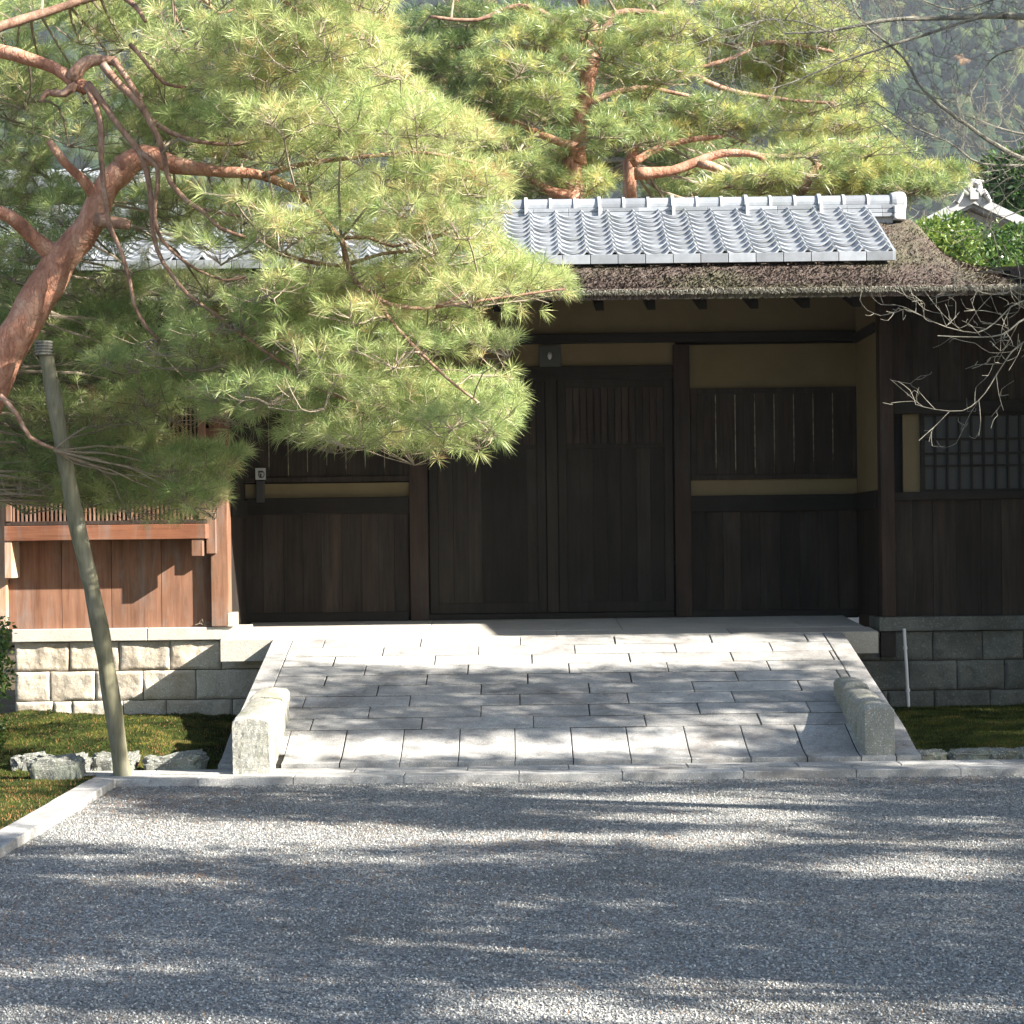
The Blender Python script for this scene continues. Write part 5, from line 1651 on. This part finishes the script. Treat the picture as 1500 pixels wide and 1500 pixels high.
# ================================================================ HILL
def hill_z(x, y):
    t = max(0, y - 430)
    return -4 + 330 * (1 - math.exp(-(t / 300) ** 1.25)) * (1 + .10 * nz(x * .006, y * .004, 2)) + 14 * nz(x * .012, y * .012, 8) * min(1, t / 60) + (x * .05)* min(1, t / 200)
o = MB().grid(lambda u, v: (-520 + 1040*u, 300 + 640*v, hill_z(-520 + 1040*u, 300 + 620*v)), 90, 70).build('hill', M['hill'], smooth=True)
tag(o, kind='structure')
import bmesh
def ico(sub):
    bm = bmesh.new(); bmesh.ops.create_icosphere(bm, subdivisions=sub, radius=1)
    V = np.array([v.co[:] for v in bm.verts]); F = np.array([[v.index for v in f.verts] for f in bm.faces]); bm.free()
    return V, F
IV, IF = ico(3)
IV2, IF2 = ico(2)
def crowns(pred, IV, IF, name_i, seed, step=4.3):
    g = np.random.default_rng(seed)
    Vs, Fs, Ts, off = [], [], [], 0
    y = 440
    while y < 800:
        x = -330
        while x < 330:
            xx, yy = x + g.normal(0, 1.8), y + g.normal(0, 1.8)
            if pred(xx, yy):
                r = (1.4 + 2.4 * g.random() ** 1.5) * (step / 4.3) ** .8
                d = 1 + .5 * np.array([noise.noise(Vector(v * 1.8) + Vector((xx, yy, 0))) for v in IV]) + .35 * np.array([noise.noise(Vector(v * 4.4) + Vector((yy, xx, 0))) for v in IV])
                V = IV * d[:, None] * np.array([r, r, r * g.uniform(.9, 1.35)]) + np.array([xx, yy, hill_z(xx, yy) + r * .6 + g.uniform(-1.2, 2.2)])
                Vs.append(V); Fs.append(IF + off); off += len(V)
                t = float(np.clip(.40 + .5 * nz(xx * .03, yy * .03, 5) + g.normal(0, .22), 0, .88))
                if g.random() < .014: t = g.uniform(.9, .97)
                Ts.append(np.full(len(V), t))
            x += step
        y += step * 1.15
    return np.concatenate(Vs), np.concatenate(Fs), np.concatenate(Ts)
def infr(x, y):
    px_ = 750 + x / y * FPX
    z = hill_z(x, y); py_ = YH - (z - CAMH) / y * FPX
    return 1180 < px_ < 1600 and -120 < py_ < 420
V, F, T = crowns(infr, IV, IF, 'a', 3)
V2, F2, T2 = crowns(lambda x, y: (not infr(x, y)) and -400 < 750 + x / y * FPX < 1900 and (x*7.1 + y*3.3) % 1 < .8 and YH - (hill_z(x, y) - CAMH) / y * FPX > -250, IV2, IF2, 'b', 4, 7.0)
o = np_mesh('hill_forest', np.concatenate([V, V2]), np.concatenate([F, F2 + len(V)]), M['forest'], tone=np.concatenate([T, T2]), smooth=True)
tag(o, 'dense wooded hillside rising behind everything, blue with distance', 'forest', kind='stuff')

# ================================================================ HAZE
mb = MB(); mb.box(-700, 700, -40, 1000, -25, 440)
o = mb.build('haze', None)
hm = bpy.data.materials.new('thin haze'); hm.use_nodes = True
nt = hm.node_tree; nt.nodes.remove(nt.nodes['Principled BSDF'])
pv = nt.nodes.new('ShaderNodeVolumePrincipled')
pv.inputs['Color'].default_value = (0.80, 0.89, 1.0, 1)
pv.inputs['Density'].default_value = 0.00020
pv.inputs['Anisotropy'].default_value = 0.2
nt.links.new(pv.outputs[0], nt.nodes['Material Output'].inputs['Volume'])
o.data.materials.append(hm)
tag(o, 'pale blue air haze between the gate and the hill', 'haze', kind='stuff')
